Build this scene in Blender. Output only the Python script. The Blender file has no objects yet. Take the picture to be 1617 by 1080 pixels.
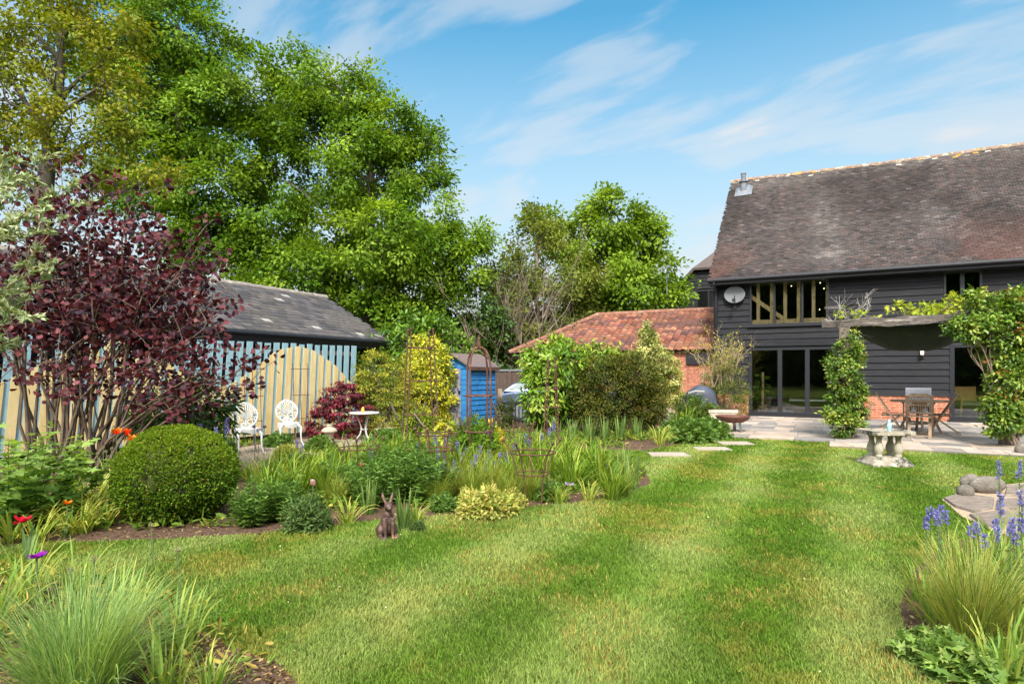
import bpy, math, random
import numpy as np
from mathutils import Vector, Matrix, noise
rng = np.random.default_rng(11); random.seed(11)
SC = bpy.context.scene; COL = SC.collection
R = math.radians
# ------------------------------------------------------------ camera, sky, sun, exposure
F, CX, YH, H = 970.0, 808.5, 590.0, 1.4
cam = bpy.data.objects.new('camera', bpy.data.cameras.new('camera')); COL.objects.link(cam)
cam.location = (0, 0, H); cam.rotation_euler = (R(90), 0, 0)
cam.data.sensor_width = 36; cam.data.lens = 36*F/1617; cam.data.shift_y = (YH-540)/1617
cam.data.clip_end = 2000; cam.data.clip_start = .05
SC.camera = cam
SUN_EL, SUN_AZ = 46, 186          # azimuth: 0 = +Y (view direction), clockwise
sd = Vector((math.sin(R(SUN_AZ))*math.cos(R(SUN_EL)), math.cos(R(SUN_AZ))*math.cos(R(SUN_EL)), math.sin(R(SUN_EL))))
sun = bpy.data.objects.new('sun', bpy.data.lights.new('sun', 'SUN')); COL.objects.link(sun)
sun.data.energy = 2.7; sun.data.angle = R(9.0); sun.data.color = (1, .955, .88)
sun.rotation_euler = sd.to_track_quat('Z', 'Y').to_euler(); sun.location = (0, -10, 30)
W_ = bpy.data.worlds.new('World'); SC.world = W_; W_.use_nodes = True
nt = W_.node_tree; nt.nodes.clear()
def N(t, ty, **k):
    n = t.nodes.new(ty)
    for a, b in k.items():
        if a == 'ins':
            for i, v in b.items(): n.inputs[i].default_value = v
        else: setattr(n, a, b)
    return n
def ramp(t, stops, interp='LINEAR'):
    r = t.nodes.new('ShaderNodeValToRGB'); r.color_ramp.interpolation = interp
    e = r.color_ramp.elements
    while len(e) < len(stops): e.new(.5)
    for i, (p, c) in enumerate(stops):
        e[i].position = p; e[i].color = (c, c, c, 1) if not hasattr(c, '__len__') else (*c[:3], 1)
    return r
L = nt.links.new
sky = N(nt, 'ShaderNodeTexSky', sky_type='NISHITA', sun_disc=False)
sky.sun_elevation = R(SUN_EL); sky.sun_rotation = R(SUN_AZ); sky.air_density = 1.1; sky.dust_density = 1.0; sky.ozone_density = 1.6
tc = N(nt, 'ShaderNodeTexCoord'); sep = N(nt, 'ShaderNodeSeparateXYZ'); L(tc.outputs['Generated'], sep.inputs[0])
mz = N(nt, 'ShaderNodeMath', operation='ADD', ins={1: .22}); L(sep.outputs[2], mz.inputs[0])
dx = N(nt, 'ShaderNodeMath', operation='DIVIDE'); L(sep.outputs[0], dx.inputs[0]); L(mz.outputs[0], dx.inputs[1])
dy = N(nt, 'ShaderNodeMath', operation='DIVIDE'); L(sep.outputs[1], dy.inputs[0]); L(mz.outputs[0], dy.inputs[1])
cmb = N(nt, 'ShaderNodeCombineXYZ'); L(dx.outputs[0], cmb.inputs[0]); L(dy.outputs[0], cmb.inputs[1])
m0 = N(nt, 'ShaderNodeMapping'); m0.inputs['Rotation'].default_value = (0, 0, R(40)); L(cmb.outputs[0], m0.inputs[0])
mp = N(nt, 'ShaderNodeMapping'); mp.inputs['Scale'].default_value = (1.5, 3.6, 1)
mp.inputs['Location'].default_value = (.4, .3, 0); L(m0.outputs[0], mp.inputs[0])
nz = N(nt, 'ShaderNodeTexNoise', ins={'Scale': 1.15, 'Detail': 7, 'Roughness': .52, 'Distortion': .35}); L(mp.outputs[0], nz.inputs['Vector'])
rc = ramp(nt, [(.47, 0), (.60, .42), (.74, .95)], 'EASE'); L(nz.outputs[0], rc.inputs[0])
hs = N(nt, 'ShaderNodeHueSaturation', ins={'Hue': .475, 'Saturation': 1.32, 'Value': .80}); L(sky.outputs[0], hs.inputs['Color'])
# pale air low over the horizon
hz = N(nt, 'ShaderNodeMapRange', ins={1: .06, 2: .50, 3: 1.0, 4: 0.0}); L(sep.outputs[2], hz.inputs[0])
mh = N(nt, 'ShaderNodeMix', data_type='RGBA'); L(hz.outputs[0], mh.inputs[0]); L(hs.outputs[0], mh.inputs[6]); mh.inputs[7].default_value = (2.58, 2.70, 2.70, 1)
mx = N(nt, 'ShaderNodeMix', data_type='RGBA'); L(rc.outputs[0], mx.inputs[0]); L(mh.outputs[2], mx.inputs[6]); mx.inputs[7].default_value = (2.8, 2.92, 3.05, 1)
# glow added round the sun direction, unseen behind the camera, as soft frontal fill
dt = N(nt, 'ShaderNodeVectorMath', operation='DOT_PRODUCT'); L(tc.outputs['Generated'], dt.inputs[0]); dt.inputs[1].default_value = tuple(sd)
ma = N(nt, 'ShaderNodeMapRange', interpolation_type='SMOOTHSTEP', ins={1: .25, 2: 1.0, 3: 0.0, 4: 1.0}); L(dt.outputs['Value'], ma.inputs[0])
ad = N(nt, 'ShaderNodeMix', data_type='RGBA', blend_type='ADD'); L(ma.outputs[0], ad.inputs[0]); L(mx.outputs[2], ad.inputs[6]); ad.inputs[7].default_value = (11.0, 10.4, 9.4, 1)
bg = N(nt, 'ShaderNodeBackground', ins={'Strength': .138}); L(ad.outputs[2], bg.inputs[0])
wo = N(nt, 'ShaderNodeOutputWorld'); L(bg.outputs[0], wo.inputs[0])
SC.view_settings.view_transform = 'Standard'; SC.view_settings.look = 'None'; SC.view_settings.gamma = 1; SC.view_settings.exposure = 1.06
cy = SC.cycles; SC.render.engine = 'CYCLES'
cy.max_bounces = 9; cy.diffuse_bounces = 6; cy.glossy_bounces = 3; cy.transmission_bounces = 4; cy.transparent_max_bounces = 8
cy.use_denoising = True; cy.sample_clamp_indirect = 6
try: cy.denoiser = 'OPENIMAGEDENOISE'
except Exception: pass

# ------------------------------------------------------------ measuring helpers
def G(px, py, z=0.0):                       # point of the ground seen at a pixel of the photograph
    Y = (H-z)*F/(py-YH); return Vector(((px-CX)/F*Y, Y, z))
def P(px, py, Y): return Vector(((px-CX)/F*Y, Y, H+(YH-py)*Y/F))
def srgb(r, g, b):
    f = lambda c: (c/255/12.92) if c/255 < .04045 else ((c/255+.055)/1.055)**2.4
    return (f(r), f(g), f(b))
def in_poly(x, y, poly):
    c = np.zeros(len(x), bool); n = len(poly)
    for i in range(n):
        x1, y1 = poly[i][:2]; x2, y2 = poly[(i+1) % n][:2]
        if y1 == y2: continue
        c ^= ((y1 > y) != (y2 > y)) & (x < (x2-x1)*(y-y1)/(y2-y1)+x1)
    return c
def vnoise(x, y, seed=0):
    def h(i, j):
        v = (i.astype(np.int64)*374761393 + j.astype(np.int64)*668265263 + seed*974634777) & 0xffffffff
        v = ((v ^ (v >> 13))*1274126177) & 0xffffffff
        return ((v ^ (v >> 16)) & 0xffff)/65535.0
    i = np.floor(x); j = np.floor(y); u = x-i; v = y-j; u = u*u*(3-2*u); v = v*v*(3-2*v)
    return (h(i, j)*(1-u)+h(i+1, j)*u)*(1-v) + (h(i, j+1)*(1-u)+h(i+1, j+1)*u)*v
def fnoise(x, y, seed=0, o=3):
    s = 0; a = 1; t = 0
    for k in range(o):
        s = s+a*vnoise(x*2**k, y*2**k, seed+k); t += a; a *= .5
    return s/t
# ------------------------------------------------------------ object helpers
def link(name, me, mat=None, parent=None, loc=None):
    o = bpy.data.objects.new(name, me); COL.objects.link(o)
    if mat is not None and me is not None and len(me.materials) == 0: me.materials.append(mat)
    if parent is not None: o.parent = parent
    if loc is not None: o.location = loc
    return o
def tag(o, label=None, cat=None, group=None, kind=None):
    if label: o['label'] = label
    if cat: o['category'] = cat
    if group: o['group'] = group
    if kind: o['kind'] = kind
    return o
def thing(name, label, cat, loc=(0, 0, 0), rz=0.0, group=None):
    o = bpy.data.objects.new(name, None); COL.objects.link(o); o.location = loc; o.rotation_euler = (0, 0, rz)
    o.empty_display_size = .2
    return tag(o, label, cat, group)
def copy_tree(o, loc, rz=0.0, label=None, s=None):
    def rec(a, par):
        c = a.copy(); COL.objects.link(c); c.parent = par
        for ch in list(a.children): rec(ch, c)
        return c
    c = rec(o, None); c.location = loc; c.rotation_euler = (0, 0, rz)
    if s is not None: c.scale = (s, s, s) if not hasattr(s, '__len__') else s
    if label: c['label'] = label
    return c
def npmesh(name, V, faces, col=None, smooth=False):
    me = bpy.data.meshes.new(name); V = np.asarray(V, np.float32)
    me.vertices.add(len(V)); me.vertices.foreach_set('co', V.ravel())
    if not isinstance(faces, (list, tuple)): faces = [faces]
    idx = np.concatenate([f.ravel() for f in faces]).astype(np.int32)
    cnt = np.concatenate([np.full(len(f), f.shape[1], np.int32) for f in faces])
    me.loops.add(len(idx)); me.loops.foreach_set('vertex_index', idx)
    me.polygons.add(len(cnt)); me.polygons.foreach_set('loop_start', np.concatenate([[0], np.cumsum(cnt)[:-1]]).astype(np.int32))
    if smooth: me.polygons.foreach_set('use_smooth', np.ones(len(cnt), bool))
    if col is not None:
        a = me.color_attributes.new('col', 'FLOAT_COLOR', 'POINT')
        c = np.ones((len(V), 4), np.float32); c[:, :3] = col; a.data.foreach_set('color', c.ravel())
    me.update(calc_edges=True); return me
class MB:
    def __init__(s): s.v = []; s.f = []; s.c = []; s.cur = None
    def add(s, vs, fs):
        b = len(s.v); s.v += [tuple(v) for v in vs]; s.f += [tuple(i+b for i in f) for f in fs]
        s.c += [s.cur or (1, 1, 1)]*len(vs); return s
    def box(s, x0, x1, y0, y1, z0, z1, M=None):
        vs = [Vector(p) for p in ((x0,y0,z0),(x1,y0,z0),(x1,y1,z0),(x0,y1,z0),(x0,y0,z1),(x1,y0,z1),(x1,y1,z1),(x0,y1,z1))]
        if M is not None: vs = [M @ v for v in vs]
        return s.add(vs, [(0,3,2,1),(4,5,6,7),(0,1,5,4),(1,2,6,5),(2,3,7,6),(3,0,4,7)])
    def bar(s, a, b, w, h, up=(0, 0, 1)):       # rectangular bar from a to b
        a = Vector(a); b = Vector(b); d = (b-a).normalized(); u = Vector(up)
        if abs(d.dot(u)) > .98: u = Vector((0, 1, 0))
        x = d.cross(u).normalized(); y = x.cross(d).normalized()
        q = [x*sx*w/2+y*sy*h/2 for sx, sy in ((-1,-1),(1,-1),(1,1),(-1,1))]
        return s.add([a+p for p in q]+[b+p for p in q], [(3,2,1,0),(4,5,6,7),(0,1,5,4),(1,2,6,5),(2,3,7,6),(3,0,4,7)])
    def tube(s, pts, r, n=6, closed=False, cap=True):
        pts = [Vector(p) for p in pts]; m = len(pts)
        rr = r if hasattr(r, '__len__') else [r]*m
        vs = []; x = None
        for i, p in enumerate(pts):
            d = (pts[(i+1) % m]-pts[i-1]) if closed else (pts[min(i+1, m-1)]-pts[max(i-1, 0)])
            d = d.normalized() if d.length > 1e-9 else Vector((0, 0, 1))
            if x is None:
                x = d.orthogonal().normalized()
            else:
                x = x-d*x.dot(d); x = x.normalized() if x.length > 1e-6 else d.orthogonal().normalized()
            y = d.cross(x)
            vs += [p+(x*math.cos(2*math.pi*k/n)+y*math.sin(2*math.pi*k/n))*rr[i] for k in range(n)]
        fs = []
        for i in range(m if closed else m-1):
            j = (i+1) % m
            for k in range(n):
                fs.append((i*n+k, i*n+(k+1) % n, j*n+(k+1) % n, j*n+k))
        if cap and not closed: fs += [tuple(reversed(range(n))), tuple(range((m-1)*n, m*n))]
        return s.add(vs, fs)
    def lathe(s, prof, n=20, c=(0, 0, 0)):       # profile [(r, z)]
        vs = []; fs = []
        for r, z in prof:
            vs += [(c[0]+r*math.cos(2*math.pi*k/n), c[1]+r*math.sin(2*math.pi*k/n), c[2]+z) for k in range(n)]
        for i in range(len(prof)-1):
            for k in range(n): fs.append((i*n+k, i*n+(k+1) % n, (i+1)*n+(k+1) % n, (i+1)*n+k))
        fs += [tuple(reversed(range(n))), tuple(range((len(prof)-1)*n, len(prof)*n))]
        return s.add(vs, fs)
    def ball(s, c, r, n=10, m=6):
        r = r if hasattr(r, '__len__') else (r, r, r); c = Vector(c); vs = []; fs = []
        for i in range(1, m):
            t = math.pi*i/m
            vs += [c+Vector((r[0]*math.sin(t)*math.cos(2*math.pi*k/n), r[1]*math.sin(t)*math.sin(2*math.pi*k/n), r[2]*math.cos(t))) for k in range(n)]
        for i in range(m-2):
            for k in range(n): fs.append((i*n+k, (i+1)*n+k, (i+1)*n+(k+1) % n, i*n+(k+1) % n))
        a = len(vs); vs += [c+Vector((0, 0, r[2])), c-Vector((0, 0, r[2]))]
        for k in range(n): fs += [(a, k, (k+1) % n), (a+1, (m-2)*n+(k+1) % n, (m-2)*n+k)]
        return s.add(vs, fs)
    def extr(s, poly, y0, y1, M=None):           # polygon in (x, z) extruded along y
        n = len(poly); vs = [Vector((x, y0, z)) for x, z in poly]+[Vector((x, y1, z)) for x, z in poly]
        if M is not None: vs = [M @ v for v in vs]
        return s.add(vs, [tuple(range(n)), tuple(reversed(range(n, 2*n)))]+[(i, i+n, (i+1) % n+n, (i+1) % n) for i in range(n)])
    def mesh(s, name, smooth=False, col=False, bevel=0):
        me = bpy.data.meshes.new(name); me.from_pydata(s.v, [], s.f)
        if smooth: me.polygons.foreach_set('use_smooth', [True]*len(me.polygons))
        if col:
            a = me.color_attributes.new('col', 'FLOAT_COLOR', 'POINT'); c = np.ones((len(s.v), 4), np.float32); c[:, :3] = np.array(s.c); a.data.foreach_set('color', c.ravel())
        me.update(); return me
    def build(s, name, mat, parent=None, loc=None, smooth=False, col=False, bevel=0):
        o = link(name, s.mesh(name, smooth, col), mat, parent, loc)
        if bevel:
            b = o.modifiers.new('bevel', 'BEVEL'); b.width = bevel; b.segments = 2; b.limit_method = 'ANGLE'; b.angle_limit = R(40)
        return o
# ------------------------------------------------------------ materials
def newmat(name):
    m = bpy.data.materials.new(name); m.use_nodes = True; t = m.node_tree; t.nodes.clear()
    o = t.nodes.new('ShaderNodeOutputMaterial'); return m, t, o
def coords(t, stretch=(1, 1, 1), rot=(0, 0, 0)):
    c = t.nodes.new('ShaderNodeTexCoord'); m = t.nodes.new('ShaderNodeMapping'); m.inputs['Scale'].default_value = stretch; m.inputs['Rotation'].default_value = rot
    t.links.new(c.outputs['Object'], m.inputs[0]); return m.outputs[0]
def M_noise(name, c1, c2, scale=6, rough=.75, bump=.15, stretch=(1, 1, 1), c3=None, s3=1.5, t3=(.55, .68), metallic=0, spec=.4, fine=60, use_col=False, c4=None, s4=4, t4=(.6, .66)):
    m, t, o = newmat(name); l = t.links.new
    b = N(t, 'ShaderNodeBsdfPrincipled', ins={'Roughness': rough, 'Metallic': metallic, 'Specular IOR Level': spec})
    v = coords(t, stretch)
    n1 = N(t, 'ShaderNodeTexNoise', ins={'Scale': scale, 'Detail': 8, 'Roughness': .62}); l(v, n1.inputs['Vector'])
    r = ramp(t, [(.3, c1), (.7, c2)]); l(n1.outputs[0], r.inputs[0]); cur = r.outputs[0]
    for cc, ss, tt in ((c3, s3, t3), (c4, s4, t4)):
        if cc is not None:
            n3 = N(t, 'ShaderNodeTexNoise', ins={'Scale': ss, 'Detail': 9, 'Roughness': .68}); l(v, n3.inputs['Vector'])
            r3 = ramp(t, [(tt[0], 0), (tt[1], 1)]); l(n3.outputs[0], r3.inputs[0])
            mm = N(t, 'ShaderNodeMix', data_type='RGBA'); l(r3.outputs[0], mm.inputs[0]); l(cur, mm.inputs[6]); mm.inputs[7].default_value = (*cc, 1); cur = mm.outputs[2]
    if use_col:
        a = N(t, 'ShaderNodeVertexColor', layer_name='col'); mm = N(t, 'ShaderNodeMix', data_type='RGBA', blend_type='MULTIPLY', ins={0: 1.0}); l(cur, mm.inputs[6]); l(a.outputs[0], mm.inputs[7]); cur = mm.outputs[2]
    l(cur, b.inputs['Base Color'])
    if bump:
        n2 = N(t, 'ShaderNodeTexNoise', ins={'Scale': fine, 'Detail': 5, 'Roughness': .6}); l(v, n2.inputs['Vector'])
        bp = N(t, 'ShaderNodeBump', ins={'Strength': bump, 'Distance': .02}); l(n2.outputs[0], bp.inputs['Height']); l(bp.outputs[0], b.inputs['Normal'])
    l(b.outputs[0], o.inputs[0]); return m
def M_plain(name, c, rough=.5, metallic=0, spec=.5, emit=0):
    m, t, o = newmat(name); b = N(t, 'ShaderNodeBsdfPrincipled', ins={'Roughness': rough, 'Metallic': metallic, 'Specular IOR Level': spec, 'Base Color': (*c, 1)})
    if emit: b.inputs['Emission Color'].default_value = (*c, 1); b.inputs['Emission Strength'].default_value = emit
    t.links.new(b.outputs[0], o.inputs[0]); return m
def M_leaf(name, rough=.5, trans=.25, spec=.18, tint=(1.25, 1.15, .5), mul=None):
    m, t, o = newmat(name); l = t.links.new
    a = N(t, 'ShaderNodeVertexColor', layer_name='col')
    b = N(t, 'ShaderNodeBsdfPrincipled', ins={'Roughness': rough, 'Specular IOR Level': spec}); src = a.outputs[0]
    if mul:
        mq = N(t, 'ShaderNodeMix', data_type='RGBA', blend_type='MULTIPLY', ins={0: 1.0}); l(src, mq.inputs[6]); mq.inputs[7].default_value = (*mul, 1); src = mq.outputs[2]
    l(src, b.inputs['Base Color'])
    if trans:
        q = N(t, 'ShaderNodeMix', data_type='RGBA', blend_type='MULTIPLY', ins={0: 1.0}); l(src, q.inputs[6]); q.inputs[7].default_value = (*tint, 1)
        tr = N(t, 'ShaderNodeBsdfTranslucent'); l(q.outputs[2], tr.inputs[0])
        mx = N(t, 'ShaderNodeMixShader', ins={0: trans}); l(b.outputs[0], mx.inputs[1]); l(tr.outputs[0], mx.inputs[2]); l(mx.outputs[0], o.inputs[0])
    else: l(b.outputs[0], o.inputs[0])
    return m
def M_brick(name, c1, c2, mortar, bw=.225, bh=.075, plane='xz', weather=None):
    m, t, o = newmat(name); l = t.links.new
    c = N(t, 'ShaderNodeTexCoord'); s = N(t, 'ShaderNodeSeparateXYZ'); l(c.outputs['Object'], s.inputs[0]); cb = N(t, 'ShaderNodeCombineXYZ')
    l(s.outputs[{'x': 0, 'y': 1}[plane[0]]], cb.inputs[0]); l(s.outputs[2], cb.inputs[1])
    br = N(t, 'ShaderNodeTexBrick', ins={'Scale': 1.0, 'Brick Width': bw, 'Row Height': bh, 'Mortar Size': .006, 'Mortar Smooth': .3, 'Bias': 0.0, 'Color1': (*c1, 1), 'Color2': (*c2, 1), 'Mortar': (*mortar, 1)}); l(cb.outputs[0], br.inputs['Vector'])
    n = N(t, 'ShaderNodeTexNoise', ins={'Scale': 9, 'Detail': 8, 'Roughness': .7}); l(c.outputs['Object'], n.inputs['Vector'])
    r = ramp(t, [(.3, .6), (.7, 1.3)]); l(n.outputs[0], r.inputs[0])
    mm = N(t, 'ShaderNodeMix', data_type='RGBA', blend_type='MULTIPLY', ins={0: 1.0}); l(br.outputs[0], mm.inputs[6]); l(r.outputs[0], mm.inputs[7]); cur = mm.outputs[2]
    if weather:
        n3 = N(t, 'ShaderNodeTexNoise', ins={'Scale': 1.6, 'Detail': 6}); l(c.outputs['Object'], n3.inputs['Vector']); r3 = ramp(t, [(.56, 0), (.66, .8)]); l(n3.outputs[0], r3.inputs[0])
        m3 = N(t, 'ShaderNodeMix', data_type='RGBA'); l(r3.outputs[0], m3.inputs[0]); l(cur, m3.inputs[6]); m3.inputs[7].default_value = (*weather, 1); cur = m3.outputs[2]
    b = N(t, 'ShaderNodeBsdfPrincipled', ins={'Roughness': .9, 'Specular IOR Level': .2}); l(cur, b.inputs['Base Color'])
    bp = N(t, 'ShaderNodeBump', ins={'Strength': .6, 'Distance': .01}); iv = N(t, 'ShaderNodeMath', operation='SUBTRACT', ins={0: 1.0}); l(br.outputs['Fac'], iv.inputs[1]); l(iv.outputs[0], bp.inputs['Height']); l(bp.outputs[0], b.inputs['Normal'])
    l(b.outputs[0], o.inputs[0]); return m
def M_glass(name, tint=(.93, .95, .94), base=.035):
    m, t, o = newmat(name); l = t.links.new
    g = N(t, 'ShaderNodeBsdfGlossy', ins={'Roughness': .015, 'Color': (.95, .97, .97, 1)}); tr = N(t, 'ShaderNodeBsdfTransparent', ins={'Color': (*tint, 1)})
    f = N(t, 'ShaderNodeFresnel', ins={'IOR': 1.5}); a = N(t, 'ShaderNodeMath', operation='ADD', use_clamp=True, ins={1: base}); l(f.outputs[0], a.inputs[0])
    x = N(t, 'ShaderNodeMixShader'); l(a.outputs[0], x.inputs[0]); l(tr.outputs[0], x.inputs[1]); l(g.outputs[0], x.inputs[2]); l(x.outputs[0], o.inputs[0]); return m
GM = (1.26, 1.27, .66); LEAF = M_leaf('leaf', .5, .4, mul=GM); LEAF_GLOSSY = M_leaf('glossy_leaf', .36, .28, .35, mul=GM); LEAF_MATT = M_leaf('matt_leaf', .75, .25, .12, mul=(1.2, 1.17, .8)); LEAF_DARK = M_leaf('purple_leaf', .5, .2, .22, (1.6, .6, .6))
PETAL = M_leaf('petal', .6, .35, .2, (1.2, 1.0, 1.1)); STEMM = M_leaf('stem', .75, 0, .2)
BARK = M_noise('bark', (.05, .04, .03), (.13, .11, .085), 7, .95, .6, (4, 4, .7), c3=(.10, .12, .05), fine=25)
BARK_PALE = M_noise('pale_bark', (.14, .10, .075), (.30, .24, .18), 9, .9, .4, (3, 3, .6), fine=30)
RUST = M_noise('rusty_iron', (.055, .026, .018), (.15, .065, .04), 14, .85, .4, c3=(.22, .09, .045), s3=9, fine=80)
BLACKPAINT = M_noise('black_paint', (.012, .012, .015), (.022, .022, .027), 12, .45, .1)
WHITEMETAL = M_noise('white_enamel', (.42, .42, .40), (.56, .56, .54), 8, .45, .15, c3=(.45, .40, .32), s3=14, t3=(.66, .74))
# ------------------------------------------------------------ foliage
def unit(a): return a/np.maximum(np.linalg.norm(a, axis=1, keepdims=True), 1e-9)
def ball_pts(n):
    return unit(rng.normal(size=(n, 3)))
def leaves(Pn, D, Ln, Wd, col, shape='q', fold=.25, up=None):
    """a leaf at each point Pn along direction D; col (n,3)"""
    n = len(Pn); D = unit(D)
    ref = rng.normal(size=(n, 3)) if up is None else up+rng.normal(size=(n, 3))*.35
    S = unit(np.cross(D, ref)); Nn = np.cross(S, D)
    Ln = np.broadcast_to(np.asarray(Ln, float), (n,))[:, None]; Wd = np.broadcast_to(np.asarray(Wd, float), (n,))[:, None]
    if shape == 'q': T = [(0, 0), (.45, -.5), (1, 0), (.45, .5)]; Fq = [(0, 1, 2, 3)]
    elif shape == 'r': T = [(0, 0), (.3, -.5), (.75, -.42), (1, 0), (.75, .42), (.3, .5)]; Fq = [(0, 1, 2, 3), (0, 3, 4, 5)]
    elif shape == 'l': T = [(0, 0), (.25, -.5), (.62, -.42), (1, 0), (.62, .42), (.25, .5)]; Fq = [(0, 1, 2, 3), (0, 3, 4, 5)]
    elif shape == 'p':    # lobed leaf, five fingers
        T = [(0, 0), (.05, -.5), (.38, -.18), (.6, -.52), (.62, -.14), (1, 0), (.62, .14), (.6, .52), (.38, .18), (.05, .5)]
        Fq = [(0, 1, 2, 0), (0, 2, 3, 4), (0, 4, 5, 6), (0, 6, 7, 8), (0, 8, 9, 0)]
    V = np.stack([Pn+D*Ln*a+S*Wd*b+Nn*(abs(b)*fold*Wd - (a*a)*.18*Ln) for a, b in T], 1)
    k = len(T); base = (np.arange(n)*k)[:, None]
    quads = [f for f in Fq if len(set(f)) == 4]; tris = [tuple(dict.fromkeys(f)) for f in Fq if len(set(f)) == 3]
    fs = []
    if quads: fs.append(np.concatenate([base+np.array(f)[None] for f in quads]))
    if tris: fs.append(np.concatenate([base+np.array(f)[None] for f in tris]))
    return V.reshape(-1, 3), fs, np.repeat(col, k, 0)
def merge(parts):
    V = []; C = []; Q = {}; b = 0
    for v, fs, c in parts:
        V.append(v); C.append(c)
        for f in fs: Q.setdefault(f.shape[1], []).append(f+b)
        b += len(v)
    return np.concatenate(V), [np.concatenate(q) for q in Q.values()], np.concatenate(C)
def pal(n, cols, jit=.18, w=None):
    cols = np.array(cols); i = rng.choice(len(cols), n, p=w); c = cols[i]
    return c*(1+rng.normal(size=(n, 1))*jit).clip(.4, 1.8)
def straps(B, az, Ln, Wd, lean, bend, col, tipcol=None, seg=5, twist=.2):
    """arching blades: base B (n,3), heading az, starting lean from vertical, bend added along the length"""
    n = len(B); Ln = np.broadcast_to(Ln, (n,)); Wd = np.broadcast_to(Wd, (n,)); lean = np.broadcast_to(lean, (n,)); bend = np.broadcast_to(bend, (n,))
    hx = np.stack([np.cos(az), np.sin(az), 0*az], 1); sx = np.stack([-np.sin(az), np.cos(az), 0*az], 1)
    p = B.copy(); rows = []; cc = []
    for i in range(seg+1):
        f = i/seg; a = lean+bend*f*f
        w = Wd*(1-f**2.2)*(.65+.7*min(f*2, 1)*.5)+Wd*.03
        rows.append(np.stack([p-sx*(w/2)[:, None], p+sx*(w/2)[:, None]+np.array([0, 0, 1])*(w*twist)[:, None]], 1))
        cc.append(col if tipcol is None else col*(1-f**2)+tipcol*f**2)
        p = p+(hx*np.sin(a)[:, None]+np.array([0, 0, 1.])*np.cos(a)[:, None])*(Ln/seg)[:, None]
        p[:, 2] = np.maximum(p[:, 2], .012)
    V = np.stack(rows, 1).reshape(-1, 3); C = np.repeat(np.stack(cc, 1), 2, 1).reshape(-1, 3) if True else None
    k = 2*(seg+1); base = (np.arange(n)*k)[:, None]
    fs = np.concatenate([base+np.array([2*i, 2*i+1, 2*i+3, 2*i+2])[None] for i in range(seg)])
    return V, [fs], C
def stems_np(A, Bp, r, col):     # straight thin triangular stems
    n = len(A); d = unit(Bp-A); x = unit(np.cross(d, rng.normal(size=(n, 3)))); y = np.cross(d, x); r = np.broadcast_to(r, (n,))[:, None]
    ring = [x*math.cos(t)+y*math.sin(t) for t in (0, 2.094, 4.189)]
    V = np.stack([A+q*r for q in ring]+[Bp+q*r*.6 for q in ring], 1).reshape(-1, 3); base = (np.arange(n)*6)[:, None]
    fs = np.concatenate([base+np.array(f)[None] for f in ((0, 1, 4, 3), (1, 2, 5, 4), (2, 0, 3, 5))])
    return V, [fs], np.repeat(np.broadcast_to(col, (n, 3)), 6, 0)
def fol(name, parts, mat, parent=None, loc=None):
    v, f, c = merge(parts); return link(name, npmesh(name, v, f, c), mat, parent, loc)
# ------------------------------------------------------------ ground, lawn, beds, paving
A0 = Vector((6.7, 20.3, 0)); UX = Vector((.886, -.463, 0)).normalized(); VY = Vector((.463, .886, 0)).normalized()
HRZ = math.atan2(UX.y, UX.x)
def HL(x, y, z=0): return A0+UX*x+VY*y+Vector((0, 0, z))             # house-local to world
def poly_px(px): return [G(a, b) for a, b in px]
BED_MAIN = poly_px([(-260,868),(0,864),(70,859),(180,856),(300,851),(420,843),(520,832),(600,823),(700,814),(800,804),(900,796),(985,781),(1028,765),(1018,742),(965,724),(885,709),(960,711),(1020,712),(1090,698),(1150,690),(1120,676),(1050,664),(900,655),(700,655),(560,672),(300,700),(-260,720)])
BED_NEAR = poly_px([(500,1112),(440,1050),(385,1030),(330,1005),(230,960),(120,925),(0,912),(-200,905),(-400,1112)])
BED_RIGHT = poly_px([(1520,1112),(1432,1010),(1420,960),(1440,905),(1490,862),(1560,843),(1900,820),(2100,1112)])
CIRCLE = poly_px([(1487,790),(1530,772),(1620,763),(1760,765),(1790,815),(1660,842),(1580,845),(1520,818)])
GRAVEL = poly_px([(330,745),(420,742),(500,722),(590,706),(660,697),(650,684),(560,688),(450,696),(330,715)])
PATIO = [HL(1.1, -6.95), HL(3.4, -7.1), HL(3.4, -8.05), HL(16, -8.05), HL(16, 0), HL(-2, 0), HL(-.6, -4)]
def sheet(name, poly, z, mat, label=None, cat=None, kind='structure', thick=0):
    m = MB(); n = len(poly); vs = [(p[0], p[1], z) for p in poly]
    bm_v = vs
    if thick: bm_v = vs+[(p[0], p[1], z-thick) for p in poly]
    me = bpy.data.meshes.new(name); import bmesh
    bm = bmesh.new(); tv = [bm.verts.new(v) for v in vs]; f = bm.faces.new(tv); f.normal_update()
    if f.normal.z < 0: f.normal_flip()
    if thick:
        bv = [bm.verts.new((p[0], p[1], z-thick)) for p in poly]
        for i in range(n): bm.faces.new((tv[i], tv[(i+1) % n], bv[(i+1) % n], bv[i]))
    bmesh.ops.triangulate(bm, faces=[f for f in bm.faces if len(f.verts) > 4])
    bm.to_mesh(me); bm.free(); o = link(name, me, mat); return tag(o, label, cat, None, kind)
M_LAWN = M_noise('lawn_ground', (.075, .10, .018), (.13, .155, .03), 3, .95, .5, c3=(.16, .135, .045), s3=2.2, t3=(.6, .72), fine=90, spec=.0)
M_SOIL = M_noise('bed_soil', (.065, .04, .028), (.16, .10, .07), 22, .95, 1.0, c3=(.24, .16, .115), s3=34, t3=(.56, .66), fine=60, spec=.05)
M_GRAV = M_noise('gravel_path', (.22, .16, .11), (.46, .36, .27), 70, .95, 1.0, c3=(.14, .10, .07), s3=40, fine=110)
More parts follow.
